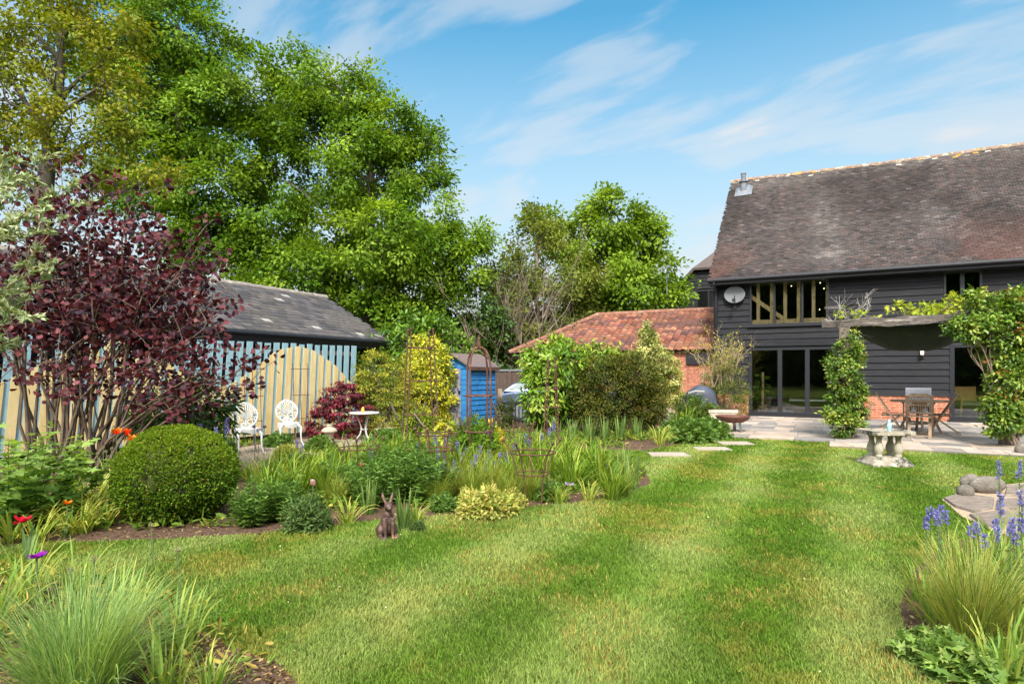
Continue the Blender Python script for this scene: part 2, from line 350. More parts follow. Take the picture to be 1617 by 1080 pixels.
me = bpy.data.meshes.new('lawn'); gp = [(-400, -60, 0), (400, -60, 0), (400, 700, 0), (-400, 700, 0)]
me.from_pydata(gp, [], [(0, 1, 2, 3)]); lawn = link('lawn', me, M_LAWN); tag(lawn, None, None, None, 'structure')
sheet('soil_bed', BED_MAIN, .006, M_SOIL); sheet('soil_bed', BED_NEAR, .006, M_SOIL); sheet('soil_bed', BED_RIGHT, .006, M_SOIL)
sheet('gravel_path', GRAVEL, .011, M_GRAV)
# grass blades: denser near the camera; mown stripes lean opposite ways
def make_grass():
    allp = []
    for (y0, y1, dens, hgt, wd) in ((2.3, 3.6, 21000, .027, .0045), (3.6, 5.2, 13000, .026, .0055), (5.2, 7.6, 7000, .026, .0075), (7.6, 11, 3600, .026, .0105), (11, 15.5, 1900, .028, .015)):
        xw = .93*y1+2.2; n = int(dens*(y1-y0)*2*xw)
        x = rng.uniform(-xw, xw, n); y = rng.uniform(y0, y1, n); k = np.abs(x) < .9*y+2.2
        k &= ~in_poly(x, y, [(p.x, p.y) for p in BED_MAIN]) & ~in_poly(x, y, [(p.x, p.y) for p in BED_NEAR]) & ~in_poly(x, y, [(p.x, p.y) for p in BED_RIGHT])
        k &= ~in_poly(x, y, [(p.x, p.y) for p in PATIO]) & ~in_poly(x, y, [(p.x, p.y) for p in CIRCLE])
        for s in STONES: k &= ~in_poly(x, y, s)
        bare = fnoise(x*2.3, y*2.3, 5); k &= rng.random(n) > np.clip((bare-.66)*5, 0, .6)
        x = x[k]; y = y[k]; allp.append((x, y, np.full(len(x), hgt), np.full(len(x), wd)))
    x, y, hg, wd = [np.concatenate(a) for a in zip(*allp)]; n = len(x)
    s = (x*.886-y*.463)/.62; stripe = np.sin(s*math.pi+fnoise(x*.7, y*.7, 9)*1.1)
    big = fnoise(x*1.5, y*1.3, 1); mid = fnoise(x*4.1, y*3.0, 2); fine = fnoise(x*9, y*9, 3)
    hg = hg*(.55+.9*rng.random(n))*(.75+.6*mid)
    g1 = np.array([.108, .205, .028]); g2 = np.array([.076, .155, .022]); yl = np.array([.235, .24, .062]); dry = np.array([.33, .27, .10]); pale = np.array([.27, .315, .145])
    t = np.clip((mid-.5)*3+.5+rng.normal(size=n)*.22, 0, 1)[:, None]; c = g2*(1-t)+g1*t
    t = np.clip((big-.53)*3.4+(fine-.5)*1.7+rng.normal(size=n)*.16, 0, .75)[:, None]; c = c*(1-t)+yl*t
    pm = np.clip(stripe*.27+.17+(fnoise(x*1.6, y*1.0, 12)-.5)*1.1+rng.normal(size=n)*.16, 0, .72)[:, None]; c = c*(1-pm)+pale*pm
    dr = (rng.random(n) < np.clip((fnoise(x*2.3, y*2.3, 5)-.60)*2.0, .008, .4)); c[dr] = dry*rng.uniform(.6, 1.15, (dr.sum(), 1))
    # brown rim of dry grass along the bed tips and one bare patch by the near bed
    c *= (1+rng.normal(size=(n, 1))*.2).clip(.45, 1.7)
    az = rng.uniform(0, 2*math.pi, n); ln = rng.uniform(.1, .75, n)
    fx = .463*np.sign(stripe)*np.abs(stripe)**.5*.16; fy = .886*np.sign(stripe)*np.abs(stripe)**.5*.16
    dxy = np.stack([np.cos(az)*ln+fx, np.sin(az)*ln+fy], 1)
    a2 = rng.uniform(0, math.pi, n); sx = np.cos(a2)*wd/2; sy = np.sin(a2)*wd/2; z0 = np.zeros(n)
    V = np.stack([np.stack([x-sx, y-sy, z0], 1), np.stack([x+sx, y+sy, z0], 1),
                  np.stack([x+sx*.8+dxy[:, 0]*hg*.45, y+sy*.8+dxy[:, 1]*hg*.45, hg*.62], 1), np.stack([x-sx*.8+dxy[:, 0]*hg*.45, y-sy*.8+dxy[:, 1]*hg*.45, hg*.62], 1),
                  np.stack([x+dxy[:, 0]*hg*1.25, y+dxy[:, 1]*hg*1.25, hg*.95], 1)], 1).reshape(-1, 3)
    b = (np.arange(n)*5)[:, None]
    me = npmesh('lawn_grass', V, [b+np.array([[0, 1, 2, 3]]), b+np.array([[3, 2, 4]])], np.repeat(c, 5, 0))
    tag(link('lawn_grass', me, LEAF_MATT), None, None, None, 'stuff'); print('grass blades', n)
STONES_PX = [((1055,719),62,13), ((1124,710),56,10), ((1160,701),52,8)]
STONES = []
M_STONE = M_noise('sandstone', (.28, .22, .165), (.43, .36, .29), 6, .9, .35, c3=(.25, .22, .17), s3=5, fine=50)
M_LICHEN = M_noise('lichened_stone', (.20, .17, .13), (.44, .39, .30), 8, .95, .7, c3=(.05, .05, .042), s3=5, t3=(.5, .6), c4=(.62, .6, .54), s4=13, t4=(.58, .64), fine=45)
for i, ((px, py), w, h) in enumerate(STONES_PX):
    c = G(px, py); Y = c.y; hw = w/2*Y/F; hd = .24
    q = [(c.x-hw, Y-hd), (c.x+hw*.95, Y-hd*1.05), (c.x+hw, Y+hd), (c.x-hw*.92, Y+hd*.95)]; STONES.append(q)
    m = MB(); m.add([(a-c.x, b-c.y, 0) for a, b in q]+[((a-c.x)*.985, (b-c.y)*.985, .028) for a, b in q], [(4,5,6,7),(0,1,5,4),(1,2,6,5),(2,3,7,6),(3,0,4,7)])
    o = m.build('stepping_stone', M_STONE, None, c); tag(o, ['rectangular sandstone stepping stone sunk in the lawn farthest from the patio', 'rectangular sandstone stepping stone, middle one of three in the lawn', 'rectangular sandstone stepping stone sunk in the lawn nearest the fire bowl'][i], 'stepping stone', 'stepping stones across the lawn')
make_grass()
def litter():
    n = 900; x = rng.uniform(-6, 8, n); y = rng.uniform(2.8, 12, n); k = ~in_poly(x, y, [(p.x, p.y) for p in PATIO]) & ~in_poly(x, y, [(p.x, p.y) for p in BED_MAIN]); x, y = x[k], y[k]; n = len(x); D = rng.normal(size=(n, 3)); D[:, 2] *= .3
    fol('lawn_litter', [leaves(np.stack([x, y, np.full(n, .024)], 1), D, rng.uniform(.008, .024, n), rng.uniform(.005, .013, n), pal(n, [(.5, .45, .38), (.34, .22, .12), (.6, .58, .5), (.25, .16, .1)], .2))], LEAF_MATT)['kind'] = 'stuff'
litter()
# mulch chips lying on the bed edges
def chips():
    P_ = []
    for poly, n in ((BED_MAIN, 11000), (BED_NEAR, 7000), (BED_RIGHT, 5000)):
        xs = [p.x for p in poly]; ys = [p.y for p in poly]; x = rng.uniform(max(min(xs), -7), min(max(xs), 6), n*3); y = min(ys)+(max(ys)-min(ys))*rng.random(n*3)**1.6
        k = in_poly(x, y, [(p.x, p.y) for p in poly]) & (y < 12); x = x[k][:n]; y = y[k][:n]; P_.append(np.stack([x, y, np.full(len(x), .012)], 1))
    p = np.concatenate(P_); n = len(p); D = rng.normal(size=(n, 3)); D[:, 2] *= .25
    fol('leaf_mulch', [leaves(p, D, rng.uniform(.012, .05, n), rng.uniform(.008, .02, n), pal(n, [(.22, .14, .09), (.13, .08, .055), (.34, .24, .16), (.07, .045, .035), (.26, .22, .15)], .25))], LEAF_MATT)['kind'] = 'stuff'
chips()
# patio slabs (each slab its own relief inside one paving sheet)
def patio():
    m = MB(); r = random.Random(5); y = -8.05; row = 0
    base = [(.41, .32, .255), (.46, .375, .31), (.32, .275, .24), (.22, .205, .19), (.42, .33, .255), (.28, .245, .215)]
    while y < -.02:
        d = r.choice([.45, .6, .6, .75]); d = min(d, -y) if -y-d > .2 else -y
        if y < -7 and y+d > -7.1: d = -7.1-y if y < -7.1 else d
        x = 3.4 if y < -7.12 else max(-2.0, (1.1 if y < -6 else 1.1+(y+6.95)*-.58))
        x -= 0 if y < -7.12 else r.uniform(0, .25)
        while x < 16:
            w = r.choice([.45, .6, .75, .9, .9])
            c = base[r.choices(range(6), [3, 3, 2, 2, 2, 2] if y < -6 else [1, 1, 3, 4, 1, 3])[0]]; k = r.uniform(.86, 1.1); m.cur = tuple(q*k for q in c)
            z = .046+r.uniform(0, .004); g = .006
            m.box(x+g, x+w-g, y+g, y+d-g, .01, z); x += w
        y += d
    mat = M_noise('paving_slab', (.75, .75, .75), (1.15, 1.15, 1.15), 3, .8, .25, c3=(.45, .44, .42), s3=3.4, t3=(.52, .72), use_col=True, fine=45)
    o = m.build('patio', mat, None, None, col=True); o.location = A0; o.rotation_euler = (0, 0, HRZ); tag(o, None, None, None, 'structure')
    s = sheet('patio_bedding', PATIO, .034, M_noise('joint_mortar', (.12, .105, .09), (.2, .18, .15), 20, .95, .3), thick=.034)
patio()
# ------------------------------------------------------------ roofs of real tiles
def tiles(O, U, S, Wd, Ln, pitch, tw, th, colf, keep=None, jit=.004, curve=0, seg=1, stagger=.5, sag=0):
    """rows of overlapping tiles from eave point O along U, up the slope S"""
    O, U, S = [np.array(a, float) for a in (O, U, S)]; Nn = np.cross(U, S); Nn *= 1 if Nn[2] > 0 else -1
    rows = int(Ln/pitch)+1; cols = int(Wd/tw)+2
    i, j = np.meshgrid(np.arange(rows), np.arange(cols), indexing='ij'); i = i.ravel(); j = j.ravel()
    u = (j-(i % 2)*stagger)*tw+rng.normal(size=len(i))*jit*.4; s = i*pitch+rng.normal(size=len(i))*jit
    uc = u+tw/2; k = (uc > 0) & (uc < Wd)
    if keep is not None: k &= keep(uc, s+pitch/2)
    u = u[k]; s = s[k]; n = len(u); lift = th+rng.random(n)*jit*.8; g = tw*.02
    prof = [(0, 0)] if seg == 1 else None
    us = np.linspace(g, tw-g, seg+1); V = []; 
    hgt = [curve*math.sin(2*math.pi*(q/tw)-.6) if curve else 0 for q in us]
    dn = -sag*np.sin(np.pi*np.clip(u/Wd, 0, 1))*np.clip(s/Ln, 0, 1) if sag else np.zeros(n)
    for ln_, z in ((0, 0.42), (0, 1.0), (pitch*1.35, 1.0)):
        for q, hh in zip(us, hgt):
            zz = lift*z*(1 if ln_ == 0 else .25)+hh+.004
            uu = np.clip(u+q, -.01, Wd+.01)
            V.append(O+U*uu[:, None]+S*np.minimum(s+ln_, Ln+.03)[:, None]+Nn*(zz)[:, None]+np.array([0, 0, 1.])*dn[:, None])
    V = np.stack(V, 1); K = V.shape[1]; m = seg+1; base = (np.arange(n)*K)[:, None]; fs = []
    for r in range(2):
        for q in range(seg): fs.append(base+np.array([[r*m+q, r*m+q+1, (r+1)*m+q+1, (r+1)*m+q]]))
    c = colf(u/Wd, s/Ln, n)
    return V.reshape(-1, 3), [np.concatenate(fs)], np.repeat(c, K, 0)
M_TILE = M_noise('clay_tile', (.7, .7, .7), (1.2, 1.2, 1.2), 9, .9, .5, use_col=True, fine=60, spec=.2)
M_LEAD = M_noise('lead_grey', (.10, .11, .13), (.2, .21, .24), 8, .6, .2)
M_RIDGE = M_noise('lichened_ridge_tile', (.13, .08, .055), (.28, .2, .15), 6, .95, .6, c3=(.5, .22, .03), s3=2.6, t3=(.57, .62), c4=(.36, .34, .28), s4=7, t4=(.55, .6), fine=30)
M_BOARD = M_noise('black_weatherboard', (.008, .008, .010), (.019, .019, .023), 5, .66, .35, (.6, 3, 9), c3=(.042, .042, .048), s3=2.2, t3=(.58, .74), fine=26, spec=.25)
M_BRICK = M_brick('red_brick', (.34, .095, .045), (.46, .17, .085), (.5, .42, .35))
M_BRICKW = M_brick('old_red_brick', (.30, .085, .045), (.42, .15, .08), (.46, .38, .32), weather=(.5, .42, .34))
M_DARKF = M_plain('anthracite_frame', (.016, .017, .021), .38)
GLASS = M_glass('window_glass')
def weatherboards(name, x0, x1, z0, z1, pitch, holes, parent, y=0.0, mat=None, topf=None):
    m = MB(); z = z0; r = random.Random(3)
    while z < z1-.01:
        zt = min(z+pitch, z1); ivs = [(x0, x1)]
        if topf: a, b = topf((z+zt)/2); ivs = [(max(x0, a), min(x1, b))]
        for hx0, hx1, hz0, hz1 in holes:
            if hz0 < zt-.03 and hz1 > z+.03:
                nv = []
                for a, b in ivs:
                    if hx1 <= a or hx0 >= b: nv.append((a, b)); continue
                    if hx0 > a: nv.append((a, hx0))
                    if hx1 < b: nv.append((hx1, b))
                ivs = nv
        for a, b in ivs:
            if b-a < .05: continue
            xs = [a]; 
            while b-xs[-1] > 4.2: xs.append(xs[-1]+r.uniform(2.4, 3.6))
            xs.append(b)
            for p, q in zip(xs, xs[1:]):
                dz = r.uniform(-.006, .006); o = r.uniform(0, .006); w = r.uniform(-.004, .004)
                m.add([(p+.002,y-.042-o,z+dz),(q-.002,y-.042-o+w,z+dz+w),(q-.002,y,z+dz),(p+.002,y,z+dz),(p+.002,y-.014,zt+.02),(q-.002,y-.014,zt+.02),(q-.002,y,zt+.02),(p+.002,y,zt+.02)],
                      [(0,3,2,1),(4,5,6,7),(0,1,5,4),(1,2,6,5),(2,3,7,6),(3,0,4,7)])
        z += pitch
    return m.build(name, mat or M_BOARD, parent)
def holed_wall(m, x0, x1, z0, z1, ya, yb, holes):
    xs = sorted({x0, x1, *[h[0] for h in holes], *[h[1] for h in holes]}); zs = sorted({z0, z1, *[h[2] for h in holes], *[h[3] for h in holes]})
    xs = [x for x in xs if x0 <= x <= x1]; zs = [z for z in zs if z0 <= z <= z1]
    for a, b in zip(xs, xs[1:]):
        for c, d in zip(zs, zs[1:]):
            if not any(h[0] <= (a+b)/2 <= h[1] and h[2] <= (c+d)/2 <= h[3] for h in holes): m.box(a, b, ya, yb, c, d)
def frame(name, x0, x1, z0, z1, mull, parent, y0=-.05, y1=.06, w=.055, wm=.06, mat=None):
    m = MB(); m.box(x0, x0+w, y0, y1, z0, z1); m.box(x1-w, x1, y0, y1, z0, z1); m.box(x0+w, x1-w, y0, y1, z1-w, z1); m.box(x0+w, x1-w, y0, y1, z0, z0+w)
    for q in mull: m.box(q-wm/2, q+wm/2, y0+.004, y1-.004, z0+w, z1-w)
    f = m.build(name, mat or M_DARKF, parent, bevel=.004)
    xs = [x0+w]+[v for q in mull for v in (q-wm/2, q+wm/2)]+[x1-w]
    for a, b in zip(xs[::2], xs[1::2]):
        g = MB(); g.box(a-.004, b+.004, .0, .008, z0+w-.004, z1-w+.004); g.build('pane', GLASS, f)
    return f
# ------------------------------------------------------------ the black barn house
HW, HD, EAVE, RUN, RIDGE = 12.5, 9.8, 4.74, 4.9, 9.15
house = thing('barn_house', 'large black weatherboarded barn house with steep brown tiled roof and tall glazing', 'house', A0, HRZ)
WIN1 = (1.09, 3.36, 2.93, 4.44); DOOR1 = (1.06, 3.55, .10, 2.24); WIN2 = (6.24, 7.12, 3.5, 4.45); DOOR2 = (6.38, 8.6, .10, 2.24)
HOLES = [WIN1, DOOR1, WIN2, DOOR2]
m = MB(); holed_wall(m, 0, HW, .76, EAVE, 0.002, .2, HOLES)
m.box(0, .2, .2, HD, 0, EAVE); m.box(HW-.2, HW, .2, HD, 0, EAVE); m.box(.2, HW-.2, HD-.2, HD, 0, EAVE)
for xx in (0, HW-.2): m.add([(xx,0.002,EAVE),(xx+.2,0.002,EAVE),(xx,HD,EAVE),(xx+.2,HD,EAVE),(xx,RUN,RIDGE-.2),(xx+.2,RUN,RIDGE-.2)], [(0,4,2),(1,3,5),(0,1,5,4),(2,4,5,3),(0,2,3,1)])
m.build('wall', M_BOARD, house)
weatherboards('cladding', .1, HW, .76, EAVE-.05, .193, HOLES, house)
m = MB(); holed_wall(m, 0, HW, 0, .76, -.012, .2, [(DOOR1[0], DOOR1[1], .1, 2), (DOOR2[0], DOOR2[1], .1, 2)]); m.build('brick_plinth', M_BRICK, house)
m = MB(); m.box(-.03, .1, -.055, .08, .1, EAVE-.02); m.build('corner_board', M_BOARD, house)
# interior
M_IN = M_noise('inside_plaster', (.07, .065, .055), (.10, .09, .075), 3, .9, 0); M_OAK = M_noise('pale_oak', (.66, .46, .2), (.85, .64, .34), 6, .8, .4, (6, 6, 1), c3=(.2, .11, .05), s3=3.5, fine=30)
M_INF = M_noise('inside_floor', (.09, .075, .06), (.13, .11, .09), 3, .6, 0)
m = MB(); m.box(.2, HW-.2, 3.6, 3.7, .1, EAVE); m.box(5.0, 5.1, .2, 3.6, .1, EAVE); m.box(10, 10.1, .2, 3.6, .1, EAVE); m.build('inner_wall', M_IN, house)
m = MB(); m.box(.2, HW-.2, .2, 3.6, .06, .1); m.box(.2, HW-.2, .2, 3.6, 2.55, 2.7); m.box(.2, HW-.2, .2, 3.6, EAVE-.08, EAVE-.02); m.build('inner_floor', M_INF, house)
m = MB()
def tx(px): k = (px-CX)/F; return (k*20.3-6.7)/(.886+.463*k)
for px in (1195, 1216, 1237, 1258, 1281, 1303): x = tx(px)*1.02; m.box(x-.05, x+.05, .17, .25, 2.7, 4.5)
m.box(1.0, 3.5, .155, .265, 3.0, 3.13); m.bar((1.0, .16, 3.98), (2.12, .16, 3.1), .06, .12)
m.build('inner_oak_frame', M_OAK, house)
m = MB(); m.box(1.0, 3.5, .09, .14, 4.3, 4.42); m.build('roller_blind', M_noise('cream_blind', (.5, .47, .36), (.6, .56, .45), 4, .9, 0), house)
M_BULB = M_plain('warm_bulb', (1, .72, .38), emit=4)
for px, py in ((1272,442),(1247,452),(1293,450),(1299,459),(1221,473),(1292,491),(1218,484),(1307,468)): m = MB(); m.ball((tx(px)*1.01, .45, H+(YH-py)*19.7/F), .014, 6, 4); m.build('fairy_light', M_BULB, house)
f = frame('window', *WIN1, [tx(1223), tx(1267)], house); m = MB(); m.box(WIN1[0]-.06, WIN1[1]+.06, -.1, .0, WIN1[2]-.05, WIN1[2]+.004); m.build('sill', M_DARKF, f)
f = frame('window', *WIN2, [(WIN2[0]+WIN2[1])/2-.01], house, wm=.1); m = MB(); m.box(WIN2[0]-.06, WIN2[1]+.06, -.1, .0, WIN2[2]-.05, WIN2[2]+.004); m.build('sill', M_DARKF, f)
f = frame('bifold_door', *DOOR1, [1.98, 2.76], house, w=.1, wm=.13)
m = MB(); m.bar((3.40, -.06, 1.05), (3.40, -.06, 1.19), .03, .02); m.bar((3.40, -.09, 1.13), (3.27, -.09, 1.13), .02, .02); m.box(3.385, 3.415, -.09, -.05, 1.12, 1.14); m.build('handle', M_plain('satin_steel', (.6, .6, .62), .3, 1), f)
m = MB(); m.box(DOOR1[0]-.05, DOOR1[1]+.05, -.16, -.012, .05, .10); m.build('sill', M_DARKF, f)
m = MB(); m.box(DOOR1[0]-.1, DOOR1[1]+.15, -.1, -.015, DOOR1[3]+.03, DOOR1[3]+.2); m.build('door_hood', M_BOARD, f)
# seen through the glass
hp_ = thing('house_plant', 'tall house plant on a moss pole behind the left pane of the folding door', 'house plant', HL(1.42, .55, .1), HRZ)
m = MB(); m.lathe([(.10, 0), (.14, .02), (.15, .28), (.13, .28), (.02, .26)], 16); m.build('pot', M_noise('straw_pot', (.34, .25, .13), (.5, .38, .22), 9, .9, .2), hp_, smooth=True)
m = MB(); m.tube([(0, 0, .25), (.01, 0, 1.35)], .04, 8); m.build('moss_pole', M_OAK, hp_)
n = 60; zz = rng.uniform(.3, 1.25, n); az = rng.uniform(0, 6.28, n); D = np.stack([np.cos(az), np.sin(az), rng.normal(size=n)*.3], 1); fol('foliage', [leaves(np.stack([0*zz, 0*zz, zz], 1)+D*.10, D, rng.uniform(.14, .24, n), rng.uniform(.09, .14, n), pal(n, [(.14, .25, .05), (.08, .18, .03)]), 'r')], LEAF_GLOSSY, hp_)
pb = thing('pet_bed', 'grey cushioned pet bed with orange toy on the floor behind the folding door', 'pet bed', HL(1.95, .6, .1), HRZ)
m = MB(); m.ball((0, 0, .06), (.42, .26, .08), 20, 10); m.build('cushion', M_noise('grey_blue_cloth', (.35, .38, .42), (.5, .54, .58), 9, .9, .2), pb, smooth=True)
m = MB(); m.ball((-.12, 0, .16), (.13, .08, .06), 12, 8); m.ball((.06, .02, .15), (.08, .07, .05), 12, 8); m.build('toy', M_noise('orange_toy', (.5, .14, .03), (.7, .3, .12), 14, .9, .2), pb, smooth=True)
lt = thing('low_table', 'low white-topped table behind the middle pane of the folding door', 'table', HL(2.75, 1.0, .1), HRZ)
m = MB(); m.box(-.55, .55, -.25, .25, .42, .46); m.build('tabletop', M_plain('white_top', (.7, .72, .75), .4), lt)
for sx in (-.5, .5):
    for sy in (-.2, .2): m = MB(); m.box(sx-.02, sx+.02, sy-.02, sy+.02, 0, .42); m.build('leg', BLACKPAINT, lt)
ic = thing('indoor_chair', 'yellow timber armchair with green seat seen through the right-hand glass door', 'chair', HL(6.95, .8, .1), HRZ+R(15))
M_YW = M_noise('honey_wood', (.46, .27, .07), (.62, .40, .14), 6, .6, .1)
m = MB(); m.box(-.28, .28, .22, .27, .5, .92); m.build('backrest', M_YW, ic); m = MB(); m.box(-.28, .28, -.26, .24, .40, .48); m.build('seat', M_plain('sage_cloth', (.22, .27, .18), .9), ic)
for sx in (-1, 1):
    m = MB(); m.box(sx*.3-.025, sx*.3+.025, -.25, .25, .62, .66); m.build('armrest', M_YW, ic)
    for sy in (-.24, .24): m = MB(); m.bar((sx*.33, sy*1.15, 0), (sx*.28, sy, .64), .035, .035); m.build('leg', M_YW, ic)
f = frame('patio_door', *DOOR2, [7.5], house, w=.11, wm=.16)
m = MB(); m.box(DOOR2[0]-.05, DOOR2[1]+.05, -.16, -.012, .05, .10); m.build('sill', M_DARKF, f)
# roof
SL = Vector((0, RUN+.38, RIDGE-EAVE+.30)).normalized(); EL = math.hypot(RUN+.38, RIDGE-EAVE+.30)
def house_cols(u, s, n):
    X = u*13; Y = s*6.7; c = np.array([(.070, .056, .053), (.080, .064, .059), (.061, .052, .051), (.086, .060, .054), (.052, .047, .047)])[rng.choice(5, n, p=[.3, .28, .2, .1, .12])]
    c = c*(1+rng.normal(size=(n, 1))*.15).clip(.6, 1.45)
    stain = np.clip((fnoise(X*.8, Y*.55, 21)-.5)*4, 0, .6)[:, None]; c = c*(1-stain*.55)
    red = np.clip((fnoise(X*.5, Y*.6, 33)-.5)*3, 0, .3)[:, None]*np.clip(1-s*2.6, 0, 1)[:, None]; c = c*(1-red)+np.array([.20, .085, .06])*red
    lich = np.zeros(n)
    for cx, cy_, rx, ry, a in ((3.35, 2.9, .42, 1.5, .55), (3.5, .95, .55, .5, .75), (6.4, 2.2, .4, .9, .3), (9.5, 3, .6, 1.3, .35), (2.0, 2.9, .2, .5, .25), (1.6, 5.9, .9, .35, .3)):
        lich = np.maximum(lich, a*np.exp(-((X-cx)/rx)**2-((Y-cy_)/ry)**2))
    w = np.clip(lich*rng.uniform(.1, 1.0, n)*1.0+.25*(rng.random(n) < .02)+np.clip(s*4-3.4, 0, .3)*rng.random(n), 0, .75)[:, None]; c = c*(1-w)+np.array([.25, .225, .21])*w
    top = (rng.random(n) < np.clip((s-.93)*9, 0, .5)) & (fnoise(X*1.4, Y, 44) > .48); c[top] = np.array([(.42, .25, .06), (.45, .42, .34), (.2, .19, .14)])[rng.choice(3, top.sum())]
    return c
roof_col = house_cols
v, fs, c = tiles((-.16, -.38, EAVE-.30), (1, 0, 0), SL, HW+.35, EL, .098, .165, .021, house_cols, sag=.10)
roof = link('roof', npmesh('roof', v, fs, c), M_TILE, house)
m = MB(); m.add([(-.14,-.36,EAVE-.33),(HW+.16,-.36,EAVE-.33),(HW+.16,RUN,RIDGE-.14),(-.14,RUN,RIDGE-.14),(-.14,HD+.36,EAVE-.33),(HW+.16,HD+.36,EAVE-.33),
   (-.14,-.30,EAVE-.42),(HW+.16,-.30,EAVE-.42),(HW+.16,RUN,RIDGE-.28),(-.14,RUN,RIDGE-.28),(-.14,HD+.30,EAVE-.42),(HW+.16,HD+.30,EAVE-.42)],
   [(0,1,2,3),(3,2,5,4),(6,9,8,7),(9,10,11,8),(0,6,7,1),(4,5,11,10),(0,3,9,6),(3,4,10,9),(1,7,8,2),(2,8,11,5)]); m.build('roof_deck', M_noise('old_batten', (.05, .04, .035), (.09, .07, .06), 8), house)
m = MB(); x = -.18; r_ = random.Random(8)
while x < HW+.1:
    z = RIDGE-.10-.10*math.sin(math.pi*min(max(x/HW, 0), 1))+r_.uniform(-.008, .008); w = .44
    pts = [(math.cos(a)*.15, math.sin(a)*.13) for a in [math.pi*q/8 for q in range(9)]]
    m.add([(x, RUN+a, z+b) for a, b in pts]+[(x+w, RUN+a*1.03, z+b*1.03) for a, b in pts], [(q, q+1, q+10, q+9) for q in range(8)]+[tuple(range(9)), tuple(reversed(range(9, 18)))]); x += .42
m.build('ridge_tiles', M_RIDGE, roof, smooth=False)
m = MB(); m.tube([(-.16, -.46, EAVE-.33), (HW+.2, -.46, EAVE-.33)], .062, 10); m.box(-.12, HW+.2, -.41, -.38, EAVE-.47, EAVE-.29); m.box(-.12, HW+.2, -.38, 0, EAVE-.475, EAVE-.45); m.build('gutter', BLACKPAINT, house, smooth=False)
m = MB(); m.tube([(.04, -.46, EAVE-.36), (.04, -.42, EAVE-.5), (.06, -.13, EAVE-.62), (.06, -.12, EAVE-.8), (.06, -.12, .1)], .036, 8); m.build('downpipe', BLACKPAINT, house, smooth=True)
vt = HL(0, 0)  # ridge vent near the left verge
vx, vs_ = .40, 5.95; vp = Vector((vx, -.38+SL.y*vs_, EAVE-.30+SL.z*vs_))
m = MB(); m.lathe([(.13, 0), (.115, .42), (.17, .43), (.17, .46), (.09, .47), (.09, .72), (.105, .73), (.105, .77), (.06, .78)], 14, vp-Vector((0, 0, .05)))
m.add([vp+Vector((-.30, -.26, -.19)), vp+Vector((.32, -.26, -.19)), vp+Vector((.32, .2, .23)), vp+Vector((-.30, .2, .23)), vp+Vector((-.22, -.2, -.1)), vp+Vector((.24, -.2, -.1)), vp+Vector((.2, .12, .30)), vp+Vector((-.18, .12, .30))], [(4,5,6,7),(0,1,5,4),(1,2,6,5),(2,3,7,6),(3,0,4,7)])
m.build('vent_pipe', M_LEAD, roof)
# things on the facade
dish = thing('satellite_dish', 'pale grey oval satellite dish on the black cladding left of the upstairs window', 'satellite dish', HL(tx(1161), -.05, 3.93), HRZ)
m = MB(); n = 20; rr = [0, .12, .2, .27, .30]
vs = [(0, -.10, .02)]; fs = []
for i, q in enumerate(rr[1:]):
    for k in range(n): a = 2*math.pi*k/n; vs.append((q*math.cos(a)*1.08, -.10-.35*q*q*1.0, .02+q*math.sin(a)*.92))
for k in range(n): fs.append((0, 1+k, 1+(k+1) % n))
for i in range(len(rr)-2):
    for k in range(n): fs.append((1+i*n+k, 1+(i+1)*n+k, 1+(i+1)*n+(k+1) % n, 1+i*n+(k+1) % n))
m.add(vs, fs); o = m.build('reflector', M_noise('dish_grey', (.12, .125, .135), (.165, .17, .18), 30, .5, .1), dish, smooth=True); sm = o.modifiers.new('thick', 'SOLIDIFY'); sm.thickness = .012
m = MB(); m.bar((0, -.1, -.22), (.02, -.42, -.2), .025, .03); m.box(-.03, .07, -.47, -.40, -.24, -.14); m.build('feed_arm', BLACKPAINT, dish)
m = MB(); m.tube([(0, 0, -.32), (0, -.06, -.3), (0, -.09, -.1), (0, -.09, .0)], .022, 8); m.box(-.05, .05, -.02, .01, -.42, -.24); m.build('wall_bracket', BLACKPAINT, dish)
m = MB(); m.box(-.07, .07, -.10, 0, -.05, .05); m.ball((0, -.09, -.05), .06, 10, 6)
o = m.build('security_camera', M_plain('grey_plastic', (.4, .4, .4), .4), None, HL(tx(1404), -.03, H+(YH-431)*18.5/F), bevel=.008); o.rotation_euler = (0, 0, HRZ); tag(o, 'pale boxy security camera on black boards right of the wide upstairs window', 'security camera')
m = MB(); m.box(-.06, .06, -.09, 0, -.04, .04); m.box(-.045, .045, -.1, -.088, -.03, .03); m.tube([(0, -.05, .04), (0, -.05, .12)], .02, 8)
o = m.build('floodlight', M_plain('grey_lamp', (.3, .3, .29), .4), None, HL(tx(1353), -.03, H+(YH-425)*18.9/F), bevel=.006); o.rotation_euler = (0, 0, HRZ); tag(o, 'small grey floodlight under the gutter above the canopy beam', 'floodlight')
lp = thing('wall_lantern', 'small black wall lantern with warm bulb below the green canopy', 'wall lamp', HL(tx(1455), -.045, H+(YH-560)*17.9/F), HRZ)
m = MB(); m.box(-.06, .06, -.02, .03, -.12, .12); m.bar((0, -.02, .0), (0, -.1, -.02), .03, .03); m.lathe([(.05, 0), (.06, .02), (.02, .03)], 10, (0, -.11, -.04)); m.build('bracket', BLACKPAINT, lp)
m = MB(); m.lathe([(.035, 0), (.042, .06), (.042, .12), (.02, .14)], 10, (0, -.11, -.01)); m.build('bulb', M_plain('warm_glow', (1, .7, .45), emit=1.3), lp)
